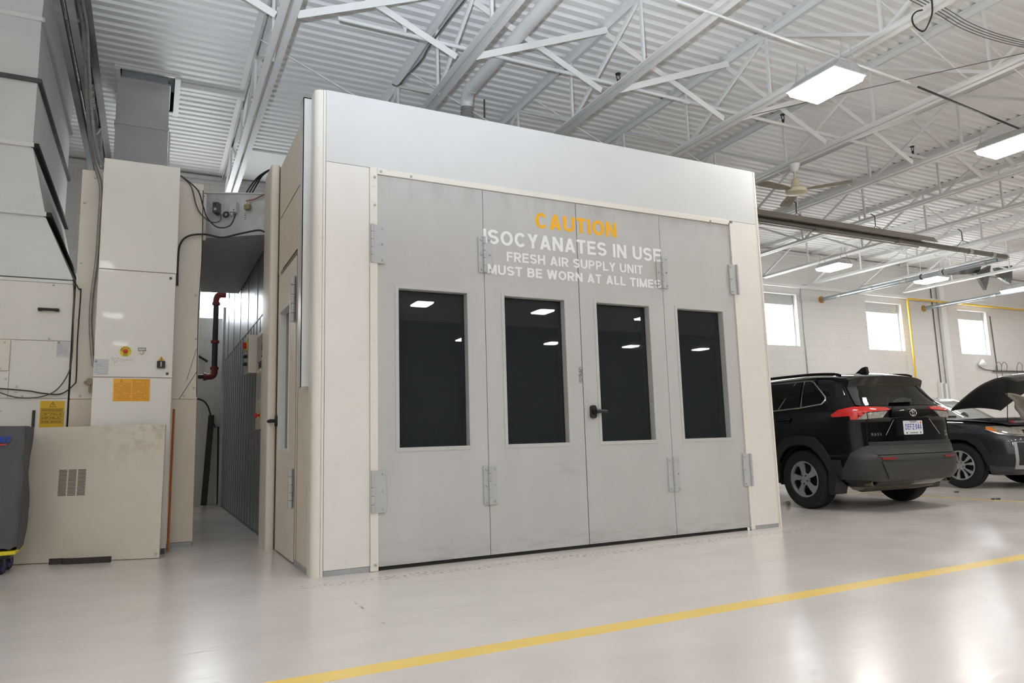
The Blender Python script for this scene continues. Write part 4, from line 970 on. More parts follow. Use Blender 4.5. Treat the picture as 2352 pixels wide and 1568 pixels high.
# exhaust duct through the roof
ed = thing('exhaust_duct', 'grey square duct rising through the roof behind the control cabinet', 'duct', (-1.37, 4.75, 3.69))
for za, zb in ((3.69, 5.16), (5.20, 5.80)):
    mb = MB(); mb.box(-1.698, -1.078, 4.735, 5.45, za, zb)
    mb.add([(-1.698, 4.733, za), (-1.078, 4.733, za), (-1.078, 4.733, zb), (-1.698, 4.733, zb), (-1.388, 4.722, (za+zb)/2)], [(0, 1, 4), (1, 2, 4), (2, 3, 4), (3, 0, 4)])
    mb.build('duct_section', M_DUCTG, ed, 0)
MB().box(-1.655, -1.10, 4.80, 5.42, 5.80, 6.1).build('duct_collar', M_DUCTG, ed, 0)
MB().box(-1.71, -1.066, 4.715, 5.47, 5.158, 5.202).build('flange', M_DUCTG, ed, 0, .004)
MB().box(-1.71, -1.066, 4.715, 5.47, 5.785, 5.815).build('flange', M_DUCTG, ed, 0, .004)
MB().box(-1.074, -1.048, 4.72, 4.75, 3.7, 5.15).build('corner_angle', M_STEELW, ed, 0)
mb = MB(); mb.box(-1.72, -1.66, 4.45, 5.62, 5.77, 5.825); mb.box(-1.02, -.95, 4.45, 5.62, 5.77, 5.825); mb.box(-1.72, -.95, 4.43, 4.47, 5.79, 5.826); mb.box(-.95, -.14, 4.62, 4.70, 5.76, 5.826)
tag(mb.build('roof_curb', M_STEELW, None, 0), 'white angle-iron frame around the duct opening in the roof deck', 'frame')

# crossover duct over the alley, with its instruments
xd = thing('crossover_duct', 'galvanised duct bridging the alley between cream cabinet and booth', 'duct', (-.4, 3.5, 3.14))
P = [(-.732, 2.62, 3.145), (-.07, 2.25, 3.16), (-.07, 5.45, 3.16), (-.732, 5.45, 3.145), (-.732, 2.62, 3.655), (-.07, 2.25, 3.61), (-.07, 5.45, 3.63), (-.732, 5.45, 3.655)]
MB().hexa(P).build('duct_body', M_GALV, xd, 0)
mb = MB(); mb.bar((-.715, 2.60, 3.12), (-.715, 2.60, 3.63), .034, .010, (0, 1, 0)); mb.bar((-.73, 2.610, 3.642), (-.07, 2.243, 3.597), .028, .006, (0, 0, 1)); mb.build('edge_angle', M_STEELW, xd, 0)
mb = MB()
for k, (u, v) in enumerate(((-.3, .2), (-.2, .2), (-.3, -.05), (-.22, -.1), (-.3, -.3))): mb.lathe([(0, .002), (.004, 0)], (-.715+.04*u, 2.588, 3.40+v), (0, -1, 0), 8)
mb.build('flange_hole', M_INK, xd)
dn = Vector((-.37, -.675, 0)).normalized(); dt = Vector((.675, -.37, 0)).normalized()
def xface(X): return Vector((X, 2.62-(X+.735)*.5564, 0))
def obx(mb, X, z, w, h, d, lift=0):
    c = xface(X)+Vector((0, 0, z)); a = dt*(w/2); u = Vector((0, 0, h/2)); f = c+dn*lift; g = c+dn*(lift+d)
    mb.hexa([f-a-u, g-a-u, g+a-u, f+a-u, f-a+u, g-a+u, g+a+u, f+a+u]); return mb
ps = thing('pressure_switch', 'dark grey pressure switch with white label, leftmost instrument on the crossover duct', 'switch', xface(-.575)+Vector((0, 0, 3.44)))
obx(MB(), -.585, 3.455, .06, .115, .075).build('housing', M_FLANGE, ps, 0, .004)
obx(MB(), -.585, 3.435, .024, .026, .003, .075).build('label', M_PAPER, ps, 0)
m = MB(); c = xface(-.585)+dn*.075+Vector((0, 0, 3.49)); m.lathe([(0, .006), (.009, .005), (.010, 0)], c, dn, 12); m.build('dial', M_BLACK, ps)
m = MB(); c = xface(-.575)+dn*.04; m.cyl(c+Vector((0, 0, 3.38)), c+Vector((0, 0, 3.40)), .02, 12); m.build('gland', M_IRON, ps)
jb = thing('junction_box', 'light grey metal junction box, middle instrument on the crossover duct', 'junction box', xface(-.42)+Vector((0, 0, 3.45)))
obx(MB(), -.425, 3.455, .075, .115, .075).build('housing', M_GALV, jb, 0, .004)
m = MB(); obx(m, -.41, 3.42, .012, .012, .004, .075); m.build('knockout', M_PLANK, jb, 0)
m = MB(); c = xface(-.44)+dn*.04; m.cyl(c+Vector((0, 0, 3.37)), c+Vector((0, 0, 3.40)), .016, 12); m.build('gland', M_GALV, jb)
vb = thing('solenoid_valve', 'small olive brass valve with copper line, rightmost on the crossover duct', 'valve', xface(-.3)+Vector((0, 0, 3.47)))
obx(MB(), -.30, 3.455, .058, .05, .055).build('body', M_BRASS, vb, 0, .005)
m = MB(); c = xface(-.305)+dn*.03; m.cyl(c+Vector((-.012, 0, 3.475)), c+Vector((-.012, 0, 3.515)), .012, 10); m.cyl(c+Vector((.014, 0, 3.475)), c+Vector((.014, 0, 3.505)), .011, 10); m.build('port', M_FANB, vb)
MB().tube(bez([c+Vector((-.012, 0, 3.51)), c+Vector((0, -.005, 3.525)), (-.25, 2.33, 3.545), (-.16, 2.26, 3.585)], 6), .006, 8).build('copper_line', M_COPPER, vb)
m = MB(); c = xface(-.50)+dn*.03+Vector((0, 0, 3.385))
m.tube([c+dt*(.026*math.cos(a))+Vector((0, 0, .026*math.sin(a))) for a in [2*PI*k/20 for k in range(21)]], .009, 8); tag(m.build('coiled_tube', M_CABLEB), 'small coil of black tube hanging between two instruments on the duct', 'tube')
m = MB(); obx(m, -.50, 3.495, .05, .075, .001); tag(m.build('paper_label', M_PAPER, None, 0), 'pale label stuck on the crossover duct between the boxes', 'label')
m = MB()
for k, ch in enumerate('2828'):
    c = xface(-.34)+dn*.0012+Vector((0, 0, 3.400-.022*k)); text_mesh(m, ch, c, Vector((0, 0, -.6))+dt*.6, dt*.9+Vector((0, 0, .3)), .02, .012, .08)
m.build('handwriting', M_INK, xd, 0)
cable([(-.955, 2.44, 3.73), (-.86, 2.44, 3.64), (-.808, 2.43, 3.45), (-.76, 2.42, 3.35), (-.66, 2.42, 3.275), (-.575, 2.44, 3.30), (-.56, 2.47, 3.38)], .0065, M_CABLE, 'sensor_cable', 'grey cable looping from the control cabinet to the pressure switch', n=8)
cable([(-.96, 2.45, 3.745), (-.80, 2.41, 3.60), (-.74, 2.39, 3.42), (-.70, 2.37, 3.30), (-.60, 2.35, 3.205), (-.48, 2.36, 3.24), (-.425, 2.39, 3.38)], .0065, M_CABLEB, 'sensor_cable', 'dark cable looping from the control cabinet to the junction box', n=8)
cable([(-.955, 2.44, 2.58), (-.957, 2.43, 2.8), (-.945, 2.43, 3.0), (-.87, 2.42, 3.10), (-.716, 2.42, 3.135), (-.55, 2.42, 3.12), (-.40, 2.36, 3.155), (-.22, 2.25, 3.185), (-.15, 2.22, 3.165)], .010, M_CABLEB, 'armoured_cable', 'thick dark cable clipped along the lower edge of the crossover duct', n=8)
for k in range(3):
    cable([(-.33+.03*k, 2.6, 3.64), (-.25+.025*k, 2.55, 3.79), (-.17+.01*k, 2.4, 3.86), (-.05, 2.2, 3.86), (.1, 2.2, 3.74)], .008, M_CABLEB, 'roof_cable', 'black cable arching from crossover duct onto the booth roof', group='black cables arching onto the booth roof')

# alley: fire pipe, plank, loose hose
bp = thing('standpipe', 'black vertical pipe with red elbows in front of the alley window', 'pipe', (-.24, 7.3, 2.1))
MB().tube([(-.24, 7.3, 2.2), (-.24, 7.3, 3.36)], .045, 16).build('pipe', M_IRON, bp)
MB().tube([(-.36, 7.3, 2.12), (-1.2, 7.3, 2.12)], .038, 14).build('pipe', M_IRON, bp)
MB().tube(bez([(-.24, 7.3, 3.34), (-.24, 7.3, 3.42), (-.21, 7.3, 3.485), (-.14, 7.3, 3.50), (-.09, 7.3, 3.50)], 5), .052, 16).build('elbow', M_REDPIPE, bp)
MB().tube(bez([(-.24, 7.3, 2.24), (-.24, 7.3, 2.18), (-.27, 7.3, 2.13), (-.33, 7.3, 2.12), (-.38, 7.3, 2.12)], 5), .052, 16).build('elbow', M_REDPIPE, bp)
mb = MB()
for z in (3.34, 2.70, 2.26): mb.lathe([(.046, -.025), (.066, -.022), (.066, .022), (.046, .025)], (-.24, 7.3, z), (0, 0, 1), 16)
mb.lathe([(.046, -.025), (.066, -.022), (.066, .022), (.046, .025)], (-.38, 7.3, 2.12), (1, 0, 0), 16); mb.build('coupling', M_REDPIPE, bp)
tag(MB().bar((-.31, 7.78, .02), (-.215, 7.98, 1.52), .095, .035, (0, 1, 0)).build('leaning_plank', M_PLANK, None, 0), 'dark plank leaning against the block wall at the alley end', 'plank')
tag(MB().bar((-.09, 7.86, .02), (-.10, 8.0, 1.32), .03, .03, (0, 1, 0)).build('broom_handle', M_PLANK, None, 0), 'thin dark pole standing in the alley corner by the booth end', 'pole')
cable([(-.9, 8.0, 1.82), (-.45, 7.98, 1.80), (-.30, 7.9, 1.7), (-.22, 7.85, 1.45), (-.16, 7.8, 1.3)], .014, M_CABLEB, 'alley_hose', 'dark hose drooping across the block wall at the alley end')
cable([(-1.1, 8.02, 2.78), (-.6, 8.02, 2.62), (-.3, 8.02, 2.45)], .02, M_CABLEB, 'slanting_pipe', 'slanting dark pipe low under the alley window', 'pipe')  # pipe slants along the back wall, no hanger built

def sheet_mat():
    m, nt, b = new_mat('scuffed_sheet')
    v = coords(nt); sx = nt.nodes.new('ShaderNodeSeparateXYZ'); nt.links.new(v, sx.inputs[0]); x = sx.outputs['X']; z = sx.outputs['Z']
    col = mixcol(nt, ramp(nt, noise(nt, v, 1.4, 4), .3, .7), rgb(216, 207, 190), rgb(226, 218, 204))
    st = math_(nt, 'MULTIPLY', math_(nt, 'MULTIPLY', ramp(nt, z, .72, 1.12), ramp(nt, x, -.15, .35)), ramp(nt, noise(nt, v, 7, 7, .7), .45, .68))
    col = mixcol(nt, math_(nt, 'MULTIPLY', st, .65), col, rgb(150, 126, 96))
    fl = math_(nt, 'MULTIPLY', math_(nt, 'MULTIPLY', ramp(nt, z, 1.02, 1.14), ramp(nt, x, .2, .45)), ramp(nt, noise(nt, v, 26, 5, .7), .55, .62))
    col = mixcol(nt, math_(nt, 'MULTIPLY', fl, .7), col, rgb(238, 234, 226))
    sc = ramp(nt, noise(nt, coords(nt, (1.2, 1.2, 4)), 11, 6, .75), .66, .72)
    col = mixcol(nt, math_(nt, 'MULTIPLY', sc, .35), col, rgb(120, 104, 84))
    nt.links.new(col, b.inputs['Base Color']); b.inputs['Roughness'].default_value = .42
    return m
M_SHEET = sheet_mat()
# ------------------------------------------------------------------ things standing in front of the cabinets
lpn = thing('leaning_sheet', 'large scuffed cream sheet-metal panel with a vent, leaning on the cabinets', 'panel', (-1.6, 2.0, 0))
B = Vector((-1.036, 1.81, .004)); D = Vector((-.938, .347, 0)); UPV = Vector((.012, .012, 1.165)); NV = Vector((-.347, -.938, 0))
def pp_(u, v, t): return tuple(B+D*u+UPV*v-NV*.0+Vector((.347, .938, 0))*t)
sheet = MB(); us = [0, .647, .878, 1.50]; vs_ = [0, .48, .68, 1]
sheet.prism([(0, 0), (1.5, 0), (1.5, 1), (0, 1)], pp_, 0, .022); sheet.build('sheet', M_SHEET, lpn, 0, .003)
mb = MB()
for c in range(3):
    for r in range(20):
        u0 = .650+.079*c; v0 = .485+r*.0098
        mb.prism([(u0, v0), (u0+.066, v0), (u0+.066, v0+.005), (u0, v0+.005)], pp_, -.0012, .001)
mb.build('vent_grille', M_PLANK, lpn, 0)
mb = MB()
for u, v in ((.03, .985), (.03, .03)): mb.prism([(u+.012*math.cos(a), v+.010*math.sin(a)) for a in [2*PI*k/10 for k in range(10)]], pp_, -.006, .001)
mb.build('panel_screw', M_SCREW, lpn)
mb = MB(); P = [(-1.875, 2.055), (-1.78, 2.02), (-1.76, 1.99), (-1.68, 1.955), (-1.55, 1.91), (-1.405, 1.865)]
for (a, b), (c, d) in zip(P, P[1:]): mb.bar((a, b-.03, .026), (c, d-.03, .026), .010, .05)
tag(mb.build('steel_strap', M_PLANK, None, 0), 'black bent steel strap lying on the floor against the leaning panel', 'strap')
ct = thing('covered_cart', 'wheeled cart under a dark grey canvas cover at the left edge', 'cart', (-2.3, 1.85, 0))
random.seed(2)
def cart_cover():
    mb = MB(); x0, x1, y0, y1 = -2.75, -2.045, 1.60, 2.02; nz = 22; ring = []; r = .05
    per = []
    for cx, cy, a0 in ((x1-r, y0+r, -PI/2), (x1-r, y1-r, 0), (x0+r, y1-r, PI/2), (x0+r, y0+r, PI)):
        for i in range(6): a = a0+PI/2*i/5; per.append((cx+r*math.cos(a), cy+r*math.sin(a)))
    pts = []
    for i in range(len(per)):
        a = per[i]; b = per[(i+1) % len(per)]; d = math.hypot(b[0]-a[0], b[1]-a[1]); k = max(1, int(d/.05))
        for j in range(k): pts.append((a[0]+(b[0]-a[0])*j/k, a[1]+(b[1]-a[1])*j/k))
    n = len(pts); cx, cy = (x0+x1)/2, (y0+y1)/2
    for iz in range(nz+1):
        t = iz/nz; z = .195+t*.97
        for i, (x, y) in enumerate(pts):
            fold = .012*math.sin(i*.9+3*t)*math.sin(6*t+i*.23)+.006*math.sin(i*2.1+9*t)
            s = 1+.02*math.sin(t*7)+fold*2-.05*(1-t)*.6
            zz = z if iz < nz else z
            if iz == 0: zz = z+.018*math.sin(i*.7)
            mb.v.append((cx+(x-cx)*s, cy+(y-cy)*s, zz))
    for iz in range(nz):
        for i in range(n): mb.f.append((iz*n+i, iz*n+(i+1) % n, (iz+1)*n+(i+1) % n, (iz+1)*n+i))
    mb.v.append((cx, cy, 1.175)); c = len(mb.v)-1
    for i in range(n): mb.f.append((nz*n+i, nz*n+(i+1) % n, c))
    return mb
cv = cart_cover().build('canvas_cover', M_CANVAS, ct, 60)
MB().box(-2.74, -2.06, 1.585, 2.03, .155, .185).build('base_plate', M_YELBODY, ct, 0, .006)
mb = MB(); mb.box(-2.70, -2.10, 1.63, 1.99, .125, .156); mb.build('undercarriage', M_BLACK, ct, 0)
for x, y in ((-2.165, 1.69), (-2.16, 1.95), (-2.62, 1.69), (-2.62, 1.95)):
    cs = MB().lathe([(.030, -.02), (.058, -.02), (.064, -.012), (.064, .012), (.058, .02), (.030, .02), (.030, -.02)], (x, y, .064), (.96, -.28, 0), 24).build('caster', M_RUBBER, ct)
    m = MB(); m.lathe([(0, -.021), (.012, -.022), (.034, -.021), (.044, -.021), (.044, .021), (.034, .021), (0, .022)], (x, y, .064), (.96, -.28, 0), 24); m.build('caster_hub', M_BLUERIM, cs)
    m = MB(); m.bar((x, y, .06), (x, y, .13), .06, .05, (1, 0, 0)); m.build('caster_fork', M_BLACK, cs, 0)
m = MB(); text_mesh(m, 'KI', (-2.225, 1.572, 1.035), (1, 0, 0), (0, 0, 1), .048, .075, .12, slant=.22, gap=.06); m.build('cover_lettering', M_BLUE, cv, 0)
m = MB(); m.box(-2.24, -2.163, 1.571, 1.5725, 1.013, 1.023); m.build('cover_stripe', M_RED, cv, 0)
la = thing('lift_arm', 'yellow and black lift arm end low behind the black SUV rear wheel', 'lift arm', (6.05, 2.35, 0))
MB().box(5.4, 6.32, 2.30, 2.42, .03, .13).build('arm', M_YELBODY, la, 0, .01)
MB().lathe([(0, 0), (.09, 0), (.09, .03), (.05, .04), (.05, .10), (0, .10)], (6.22, 2.36, 0), n=18).build('foot_pad', M_BLACK, la)
# crumbs on the floor
def scrap(x, y, r, mat, lab, cat, name, seed):
    random.seed(seed); mb = MB()
    for k in range(4):
        c = Vector((x+random.uniform(-r, r), y+random.uniform(-r, r)*.6, .012)); mb.ball(c, r*random.uniform(.3, .55), 4, (1.3, .8, .45))
    return tag(mb.build(name, mat, None, 30), lab, cat)
scrap(9.40, 1.19, .05, M_FLANGE, 'crumpled grey scrap on the floor before the grey car wheel', 'scrap', 'floor_scrap', 1)
scrap(8.67, .25, .055, M_BLACK, 'small black scrap lying on the yellow bay line', 'scrap', 'floor_scrap', 2)
tag(MB().ball((6.29, 1.50, .028), .028, 8).build('white_ball', M_FANB), 'small cream ball on the floor beside the black car wheel', 'ball')
tag(MB().prism([(4.085, -.012), (4.11, -.016), (4.10, .006)], lambda u, v, t: (u, v, t), .002, .03).build('paper_scrap', M_LETW, None, 0), 'tiny white paper scrap under the right door leaf', 'scrap')
# ------------------------------------------------------------------ cars
class CarShape:
    "stack of horizontal slices (z, y_end, y_far, half width, exponent); the -y end is the one that faces the camera"
    def __init__(s, sl): s.sl = sorted(sl)
    def at(s, z):
        L = s.sl
        if z <= L[0][0]: return L[0][1:]
        for a, b in zip(L, L[1:]):
            if a[0] <= z <= b[0]:
                t = (z-a[0])/(b[0]-a[0]); return tuple(p+(q-p)*t for p, q in zip(a[1:], b[1:]))
        return L[-1][1:]
    def radial(s, z, phi, c=.3):
        yn, yf, w, n = s.at(z); yc = (yn+yf)/2; ly = (yf-yn)/2; sx, sy = math.sin(phi), -math.cos(phi)
        lo, hi = 0, 6.
        for _ in range(40):
            r = (lo+hi)/2
            v = (abs(r*sx)/w)**n+(abs(c+r*sy-yc)/ly)**n
            if v < 1: lo = r
            else: hi = r
        return (lo+hi)/2
    def pt(s, phi, z, off=0, c=.3):
        r = s.radial(z, phi, c)+off; return Vector((r*math.sin(phi), c-r*math.cos(phi), z))
    def body(s, mb, nz=4):
        zs = []
        for a, b in zip(s.sl, s.sl[1:]):
            for k in range(nz): zs.append(a[0]+(b[0]-a[0])*k/nz)
        zs.append(s.sl[-1][0]); rings = []
        for z in zs:
            yn, yf, w, n = s.at(z); yc = (yn+yf)/2; ly = (yf-yn)/2; R = []
            M = 72
            for k in range(M):
                a = 2*PI*(k+.5)/M; ca, sa = math.cos(a), math.sin(a)
                # blend so that flat sides also get vertices
                e = 2/n; x = math.copysign(abs(ca)**e, ca); y = math.copysign(abs(sa)**e, sa)
                R.append((w*x, yc+ly*y, z))
            rings.append(R)
        n0 = len(mb.v); M = len(rings[0])
        for R in rings: mb.v += R
        for i in range(len(rings)-1):
            for k in range(M): mb.f.append((n0+i*M+k, n0+i*M+(k+1) % M, n0+(i+1)*M+(k+1) % M, n0+(i+1)*M+k))
        mb.f.append(tuple(n0+k for k in range(M-1, -1, -1))); mb.f.append(tuple(n0+(len(rings)-1)*M+k for k in range(M)))
        return mb
    def patch(s, pts, off, thick=0, c=.3, du=.04, dz=.05):
        "polygon of approximate (x,y,z) points projected radially on the shell, lifted by OFF"
        P = [(math.atan2(x, c-y), z) for x, y, z in pts]
        bm = bmesh.new(); f = bm.faces.new([bm.verts.new((p, z, 0)) for p, z in P])
        bmesh.ops.triangulate(bm, faces=[f])
        p0, p1 = min(p for p, _ in P), max(p for p, _ in P); z0, z1 = min(z for _, z in P), max(z for _, z in P)
        k = p0+du
        while k < p1: bmesh.ops.bisect_plane(bm, geom=bm.verts[:]+bm.edges[:]+bm.faces[:], plane_co=(k, 0, 0), plane_no=(1, 0, 0)); k += du
        k = z0+dz
        while k < z1: bmesh.ops.bisect_plane(bm, geom=bm.verts[:]+bm.edges[:]+bm.faces[:], plane_co=(0, k, 0), plane_no=(0, 1, 0)); k += dz
        bmesh.ops.remove_doubles(bm, verts=bm.verts[:], dist=1e-5)
        if thick:
            g = bmesh.ops.extrude_face_region(bm, geom=bm.faces[:])
            for e in g['geom']:
                if isinstance(e, bmesh.types.BMVert): e.co.z = 1
        bm.verts.index_update(); mb = MB()
        mb.v = [tuple(s.pt(v.co.x, v.co.y, off+(thick if v.co.z > .5 else 0), c)) for v in bm.verts]
        mb.f = [tuple(v.index for v in f.verts) for f in bm.faces]; bm.free()
        return mb
def cut(obj, cutters):
    "boolean difference, applied"
    for mb in cutters:
        c = mb.build('cut', M_GAP, None, 0); bpy.context.view_layer.update(); c.matrix_world = obj.matrix_world.copy()
        m = obj.modifiers.new('b', 'BOOLEAN'); m.object = c; m.solver = 'EXACT'; m.operation = 'DIFFERENCE'
        bpy.context.view_layer.update()
        ev = obj.evaluated_get(bpy.context.evaluated_depsgraph_get()); me = bpy.data.meshes.new_from_object(ev)
        obj.modifiers.remove(m); old = obj.data; obj.data = me; me.name = old.name+'_cut'
        bpy.data.objects.remove(c)
    me.set_sharp_from_angle(angle=math.radians(38))
def tyre(mb, x, y, r, w, rim):
    h = w/2
    prof = [(rim, -h*.82), (rim+.01, -h*.92), (rim+.045, -h), (r-.045, -h*.98), (r-.015, -h*.88), (r-.004, -h*.7)]
    for g in (-.45, -.15, .15, .45): prof += [(r, h*(g-.13)), (r, h*(g-.04)), (r-.008, h*(g-.03)), (r-.008, h*(g+.03)), (r, h*(g+.04)), (r, h*(g+.13))]
    prof += [(r-.004, h*.7), (r-.015, h*.88), (r-.045, h*.98), (rim+.045, h), (rim+.01, h*.92), (rim, h*.82), (rim-.03, h*.5), (rim-.03, -h*.5), (rim, -h*.82)]
    return mb.lathe(prof, (x, y, r), (1, 0, 0), 56)
def wheel(root, x, y, r, w, side, style, rim=.222):
    "side -1: outer face toward -x"
    t = tyre(MB(), x, y, r, w, rim).build('wheel', M_TYRE, root, 30)
    xo = x+side*(w/2)*.80
    MB().lathe([(0, 0), (rim-.012, 0), (rim-.012, .05*-side)], (xo-side*.075, y, r), (side, 0, 0), 36).build('brake_disc', M_BLACK, t)
    m = MB(); m.lathe([(rim, -.03), (rim+.004, .0), (rim-.004, .008), (rim-.018, .004), (rim-.03, -.05)], (xo, y, r), (side, 0, 0), 48)
    m.lathe([(.075, -.02), (.07, .006), (.04, .010), (0, .012)], (xo, y, r), (side, 0, 0), 24)
    def at(u, v, tt): return (xo+side*tt, y+u, r+v)
    n = 5
    for k in range(n):
        a0 = 2*PI*k/n+(.30 if style == 'swirl' else .1)
        def pol(rr, da): return (rr*math.sin(a0+da), rr*math.cos(a0+da))
        if style == 'swirl':
            P = [pol(.045, -.55), pol(.09, -.42), pol(.15, -.36), pol(.21, -.30), pol(.215, 0), pol(.215, .32), pol(.16, .12), pol(.11, .12), pol(.07, .3), pol(.05, .5)]
            m.prism(P, at, -.02, .004)
        else:
            for s in (-1, 1):
                P = [pol(.04, s*.1), pol(.06, s*.45), pol(.12, s*.33), pol(.214, s*.40), pol(.214, s*.15), pol(.13, s*.12)]
                m.prism(P, at, -.02, .004)
    m.build('alloy_rim', M_RIM if style == 'swirl' else M_RIMC, t, 25)
    m = MB()
    for k in range(5):
        a = 2*PI*k/5+.6; m.cyl((xo-side*.012, y+.055*math.sin(a), r+.055*math.cos(a)), (xo+side*.013, y+.055*math.sin(a), r+.055*math.cos(a)), .010, 8)
    m.build('wheel_nut', M_CHROME if style != 'swirl' else M_BLACK, t)
    return t
def well(x0, x1, y, r, z): return MB().cyl((x0, y, z), (x1, y, z), r, 40)
def half_well(x0, x1, y, r, z):
    mb = MB(); K = 24
    for k in range(K+1):
        a = math.radians(-12+204*k/K); mb.v += [(x0, y+r*math.cos(a), z+r*math.sin(a)), (x1, y+r*math.cos(a), z+r*math.sin(a))]
    for k in range(K): mb.f.append((2*k, 2*k+1, 2*k+3, 2*k+2))
    return mb

# --- black SUV, seen from behind on the left
CX, CY = 7.008, 1.0
suv = thing('car', 'black SUV parked tail-first right of the booth, licence plate facing camera', 'car', (CX, CY, 0), -.0646, local=True)
S = CarShape([(.28, -.72, 3.40, .76, 7), (.345, -.86, 3.5, .84, 7), (.42, -.90, 3.55, .895, 7), (.56, -.925, 3.6, .915, 6.5), (.635, -.925, 3.6, .922, 6.5), (.66, -.885, 3.6, .924, 6.5), (.75, -.87, 3.58, .926, 6.5),
    (.90, -.862, 3.5, .926, 6.5), (1.06, -.858, 3.2, .918, 6.5), (1.08, -.872, 3.1, .914, 6.5), (1.17, -.862, 2.75, .902, 6.3), (1.215, -.80, 2.5, .885, 6), (1.25, -.755, 2.3, .868, 6), (1.34, -.68, 2.0, .828, 5.5), (1.44, -.61, 1.75, .782, 5.5), (1.52, -.56, 1.55, .742, 5.3),
    (1.57, -.50, 1.42, .705, 5), (1.61, -.40, 1.25, .655, 4.5), (1.645, -.15, 1.0, .56, 4), (1.66, .15, .8, .42, 3.5)])
body = S.body(MB()).build('body', M_CARBLK, suv, 50)
cut(body, [well(-1.1, -.62, 0, .415, .36), well(.62, 1.1, 0, .415, .36), well(-1.1, -.62, 2.69, .41, .36), well(.62, 1.1, 2.69, .41, .36)])
MB().box(-.62, .62, -.6, 3.2, .30, .6).build('underbody', M_GAP, suv, 0)
for x in (-.885, .61): half_well(x, x+.275, 0, .41, .36).build('wheel_well', M_GAP, suv)
for x, y, sd in ((-.792, 0, -1), (.792, 0, 1), (-.792, 2.69, -1), (.792, 2.69, 1)): wheel(suv, x, y, .358, .225, sd, 'swirl')
def side(pts, sgn=-1): return [(sgn*.85, y, z) for y, z in pts]
def both(pts, off, name, mat, thick=.006, **kw):
    o = None
    for sg in (-1, 1): o = S.patch(side(pts, sg), off, thick, c=0.3, **kw).build(name, mat, suv, 35)
# arches: radial fan centred near the wheel keeps the outline crisp
def arch(S_, parent, sg, yw, inner, outer, mat, off=.002, th=.018):
    mb = MB(); n = len(inner); vs = []
    for (yi, zi), (yo, zo) in zip(inner, outer):
        for (y, z), o in (((yi, zi), -.03), ((yi, zi), off+th), ((yo, zo), off+th), ((yo, zo), -.03)):
            yn, yf, w, nn = S_.at(z); yc = (yn+yf)/2; ly = (yf-yn)/2
            x = w*max(0, 1-(abs(yw+y-yc)/ly)**nn)**(1/nn)+o; vs.append((sg*x, yw+y, z))
    fs = []
    for i in range(n-1):
        for k in range(4): fs.append((i*4+k, i*4+(k+1) % 4, (i+1)*4+(k+1) % 4, (i+1)*4+k))
    fs += [(0, 1, 2, 3), tuple((n-1)*4+k for k in range(4))]
    mb.add(vs, fs); return mb.build('wheel_arch_trim', mat, parent, 30)
inn = [(-.395, .46), (-.36, .56), (-.29, .66), (-.19, .745), (-.1, .78), (.05, .785), (.18, .755), (.29, .67), (.36, .57), (.40, .46), (.41, .34)]
out = [(-.475, .53), (-.43, .64), (-.35, .77), (-.25, .865), (-.12, .885), (.05, .89), (.22, .865), (.34, .77), (.42, .64), (.47, .50), (.48, .34)]
for sg in (-1, 1):
    arch(S, suv, sg, 0, inn, out, M_CLAD2); arch(S, suv, sg, 2.69, [(-y, z) for y, z in inn], [(-y, z) for y, z in out], M_CLAD2)
    mb = MB(); mb.prism([(-.40, .46), (-.47, .53), (-.50, .33), (-.46, .20), (-.40, .19), (-.385, .30)], lambda u, v, t: (sg*t, u, v), .70, .90); mb.build('mud_flap', M_CLAD2, suv, 0)
    S.patch([(sg*.9, y, z) for y, z in ((.46, .30), (2.2, .30), (2.2, .46), (.46, .46))], .002, .012, c=1.3).build('sill_cladding', M_CLAD2, suv, 30)
# bumper and lower tail in grey plastic
S.patch([(-.62, -.93, .345), (.62, -.93, .345), (.80, -.85, .37), (.905, -.60, .37), (.90, -.62, .50), (.875, -.74, .68), (.80, -.86, .745), (.735, -.89, .76), (.655, -.93, .645), (-.655, -.93, .645), (-.735, -.89, .76), (-.80, -.86, .745), (-.875, -.74, .68), (-.90, -.62, .50), (-.905, -.60, .37), (-.80, -.85, .37)], .004, .012).build('rear_bumper', M_CLAD, suv, 35)
for sg in (-1, 1): S.patch([(sg*.905, -.60, .33), (sg*.92, -.42, .33), (sg*.92, -.42, .60), (sg*.90, -.60, .60), (sg*.90, -.62, .50)][::sg], .003, .008).build('bumper_side_cladding', M_CLAD2, suv, 30)
S.patch([(-.52, -.95, .37), (.52, -.95, .37), (.62, -.93, .57), (-.62, -.93, .57)], .018, .012).build('bumper_insert', M_CLAD, suv, 30)
S.patch([(-.65, -.9, .652), (.65, -.9, .652), (.73, -.88, .76), (-.73, -.88, .76)], .004, .012).build('tailgate_cladding', M_CLAD, suv, 30)
S.patch([(-.72, -.88, .762), (.72, -.88, .762), (.725, -.88, .80), (-.725, -.88, .80)], .003, .006).build('tailgate_cladding', M_CLAD2, suv, 30)
for sg in (-1, 1):
    S.patch([(sg*.40, -.93, .594), (sg*.60, -.93, .594), (sg*.625, -.93, .622), (sg*.41, -.93, .622)], .018, .006).build('rear_reflector', M_REFL, suv, 30)
    m = MB(); x = sg*.62
    m.lathe([(.044, -.22), (.046, 0), (.040, .004), (.037, -.02), (.037, -.2)], (x, -.80, .335), (0, -1, 0), 20); m.build('exhaust_tip', M_EXH, suv)
    m = MB(); m.lathe([(0, -.05), (.037, -.05)], (x, -.80, .335), (0, -1, 0), 20); m.build('exhaust_bore', M_GAP, suv)
mb = MB(); mb.tube([(-.62, -.55, .33), (-.45, -.45, .30), (.45, -.45, .30), (.62, -.55, .33)], .10, 12); mb.build('muffler', M_EXH, suv)
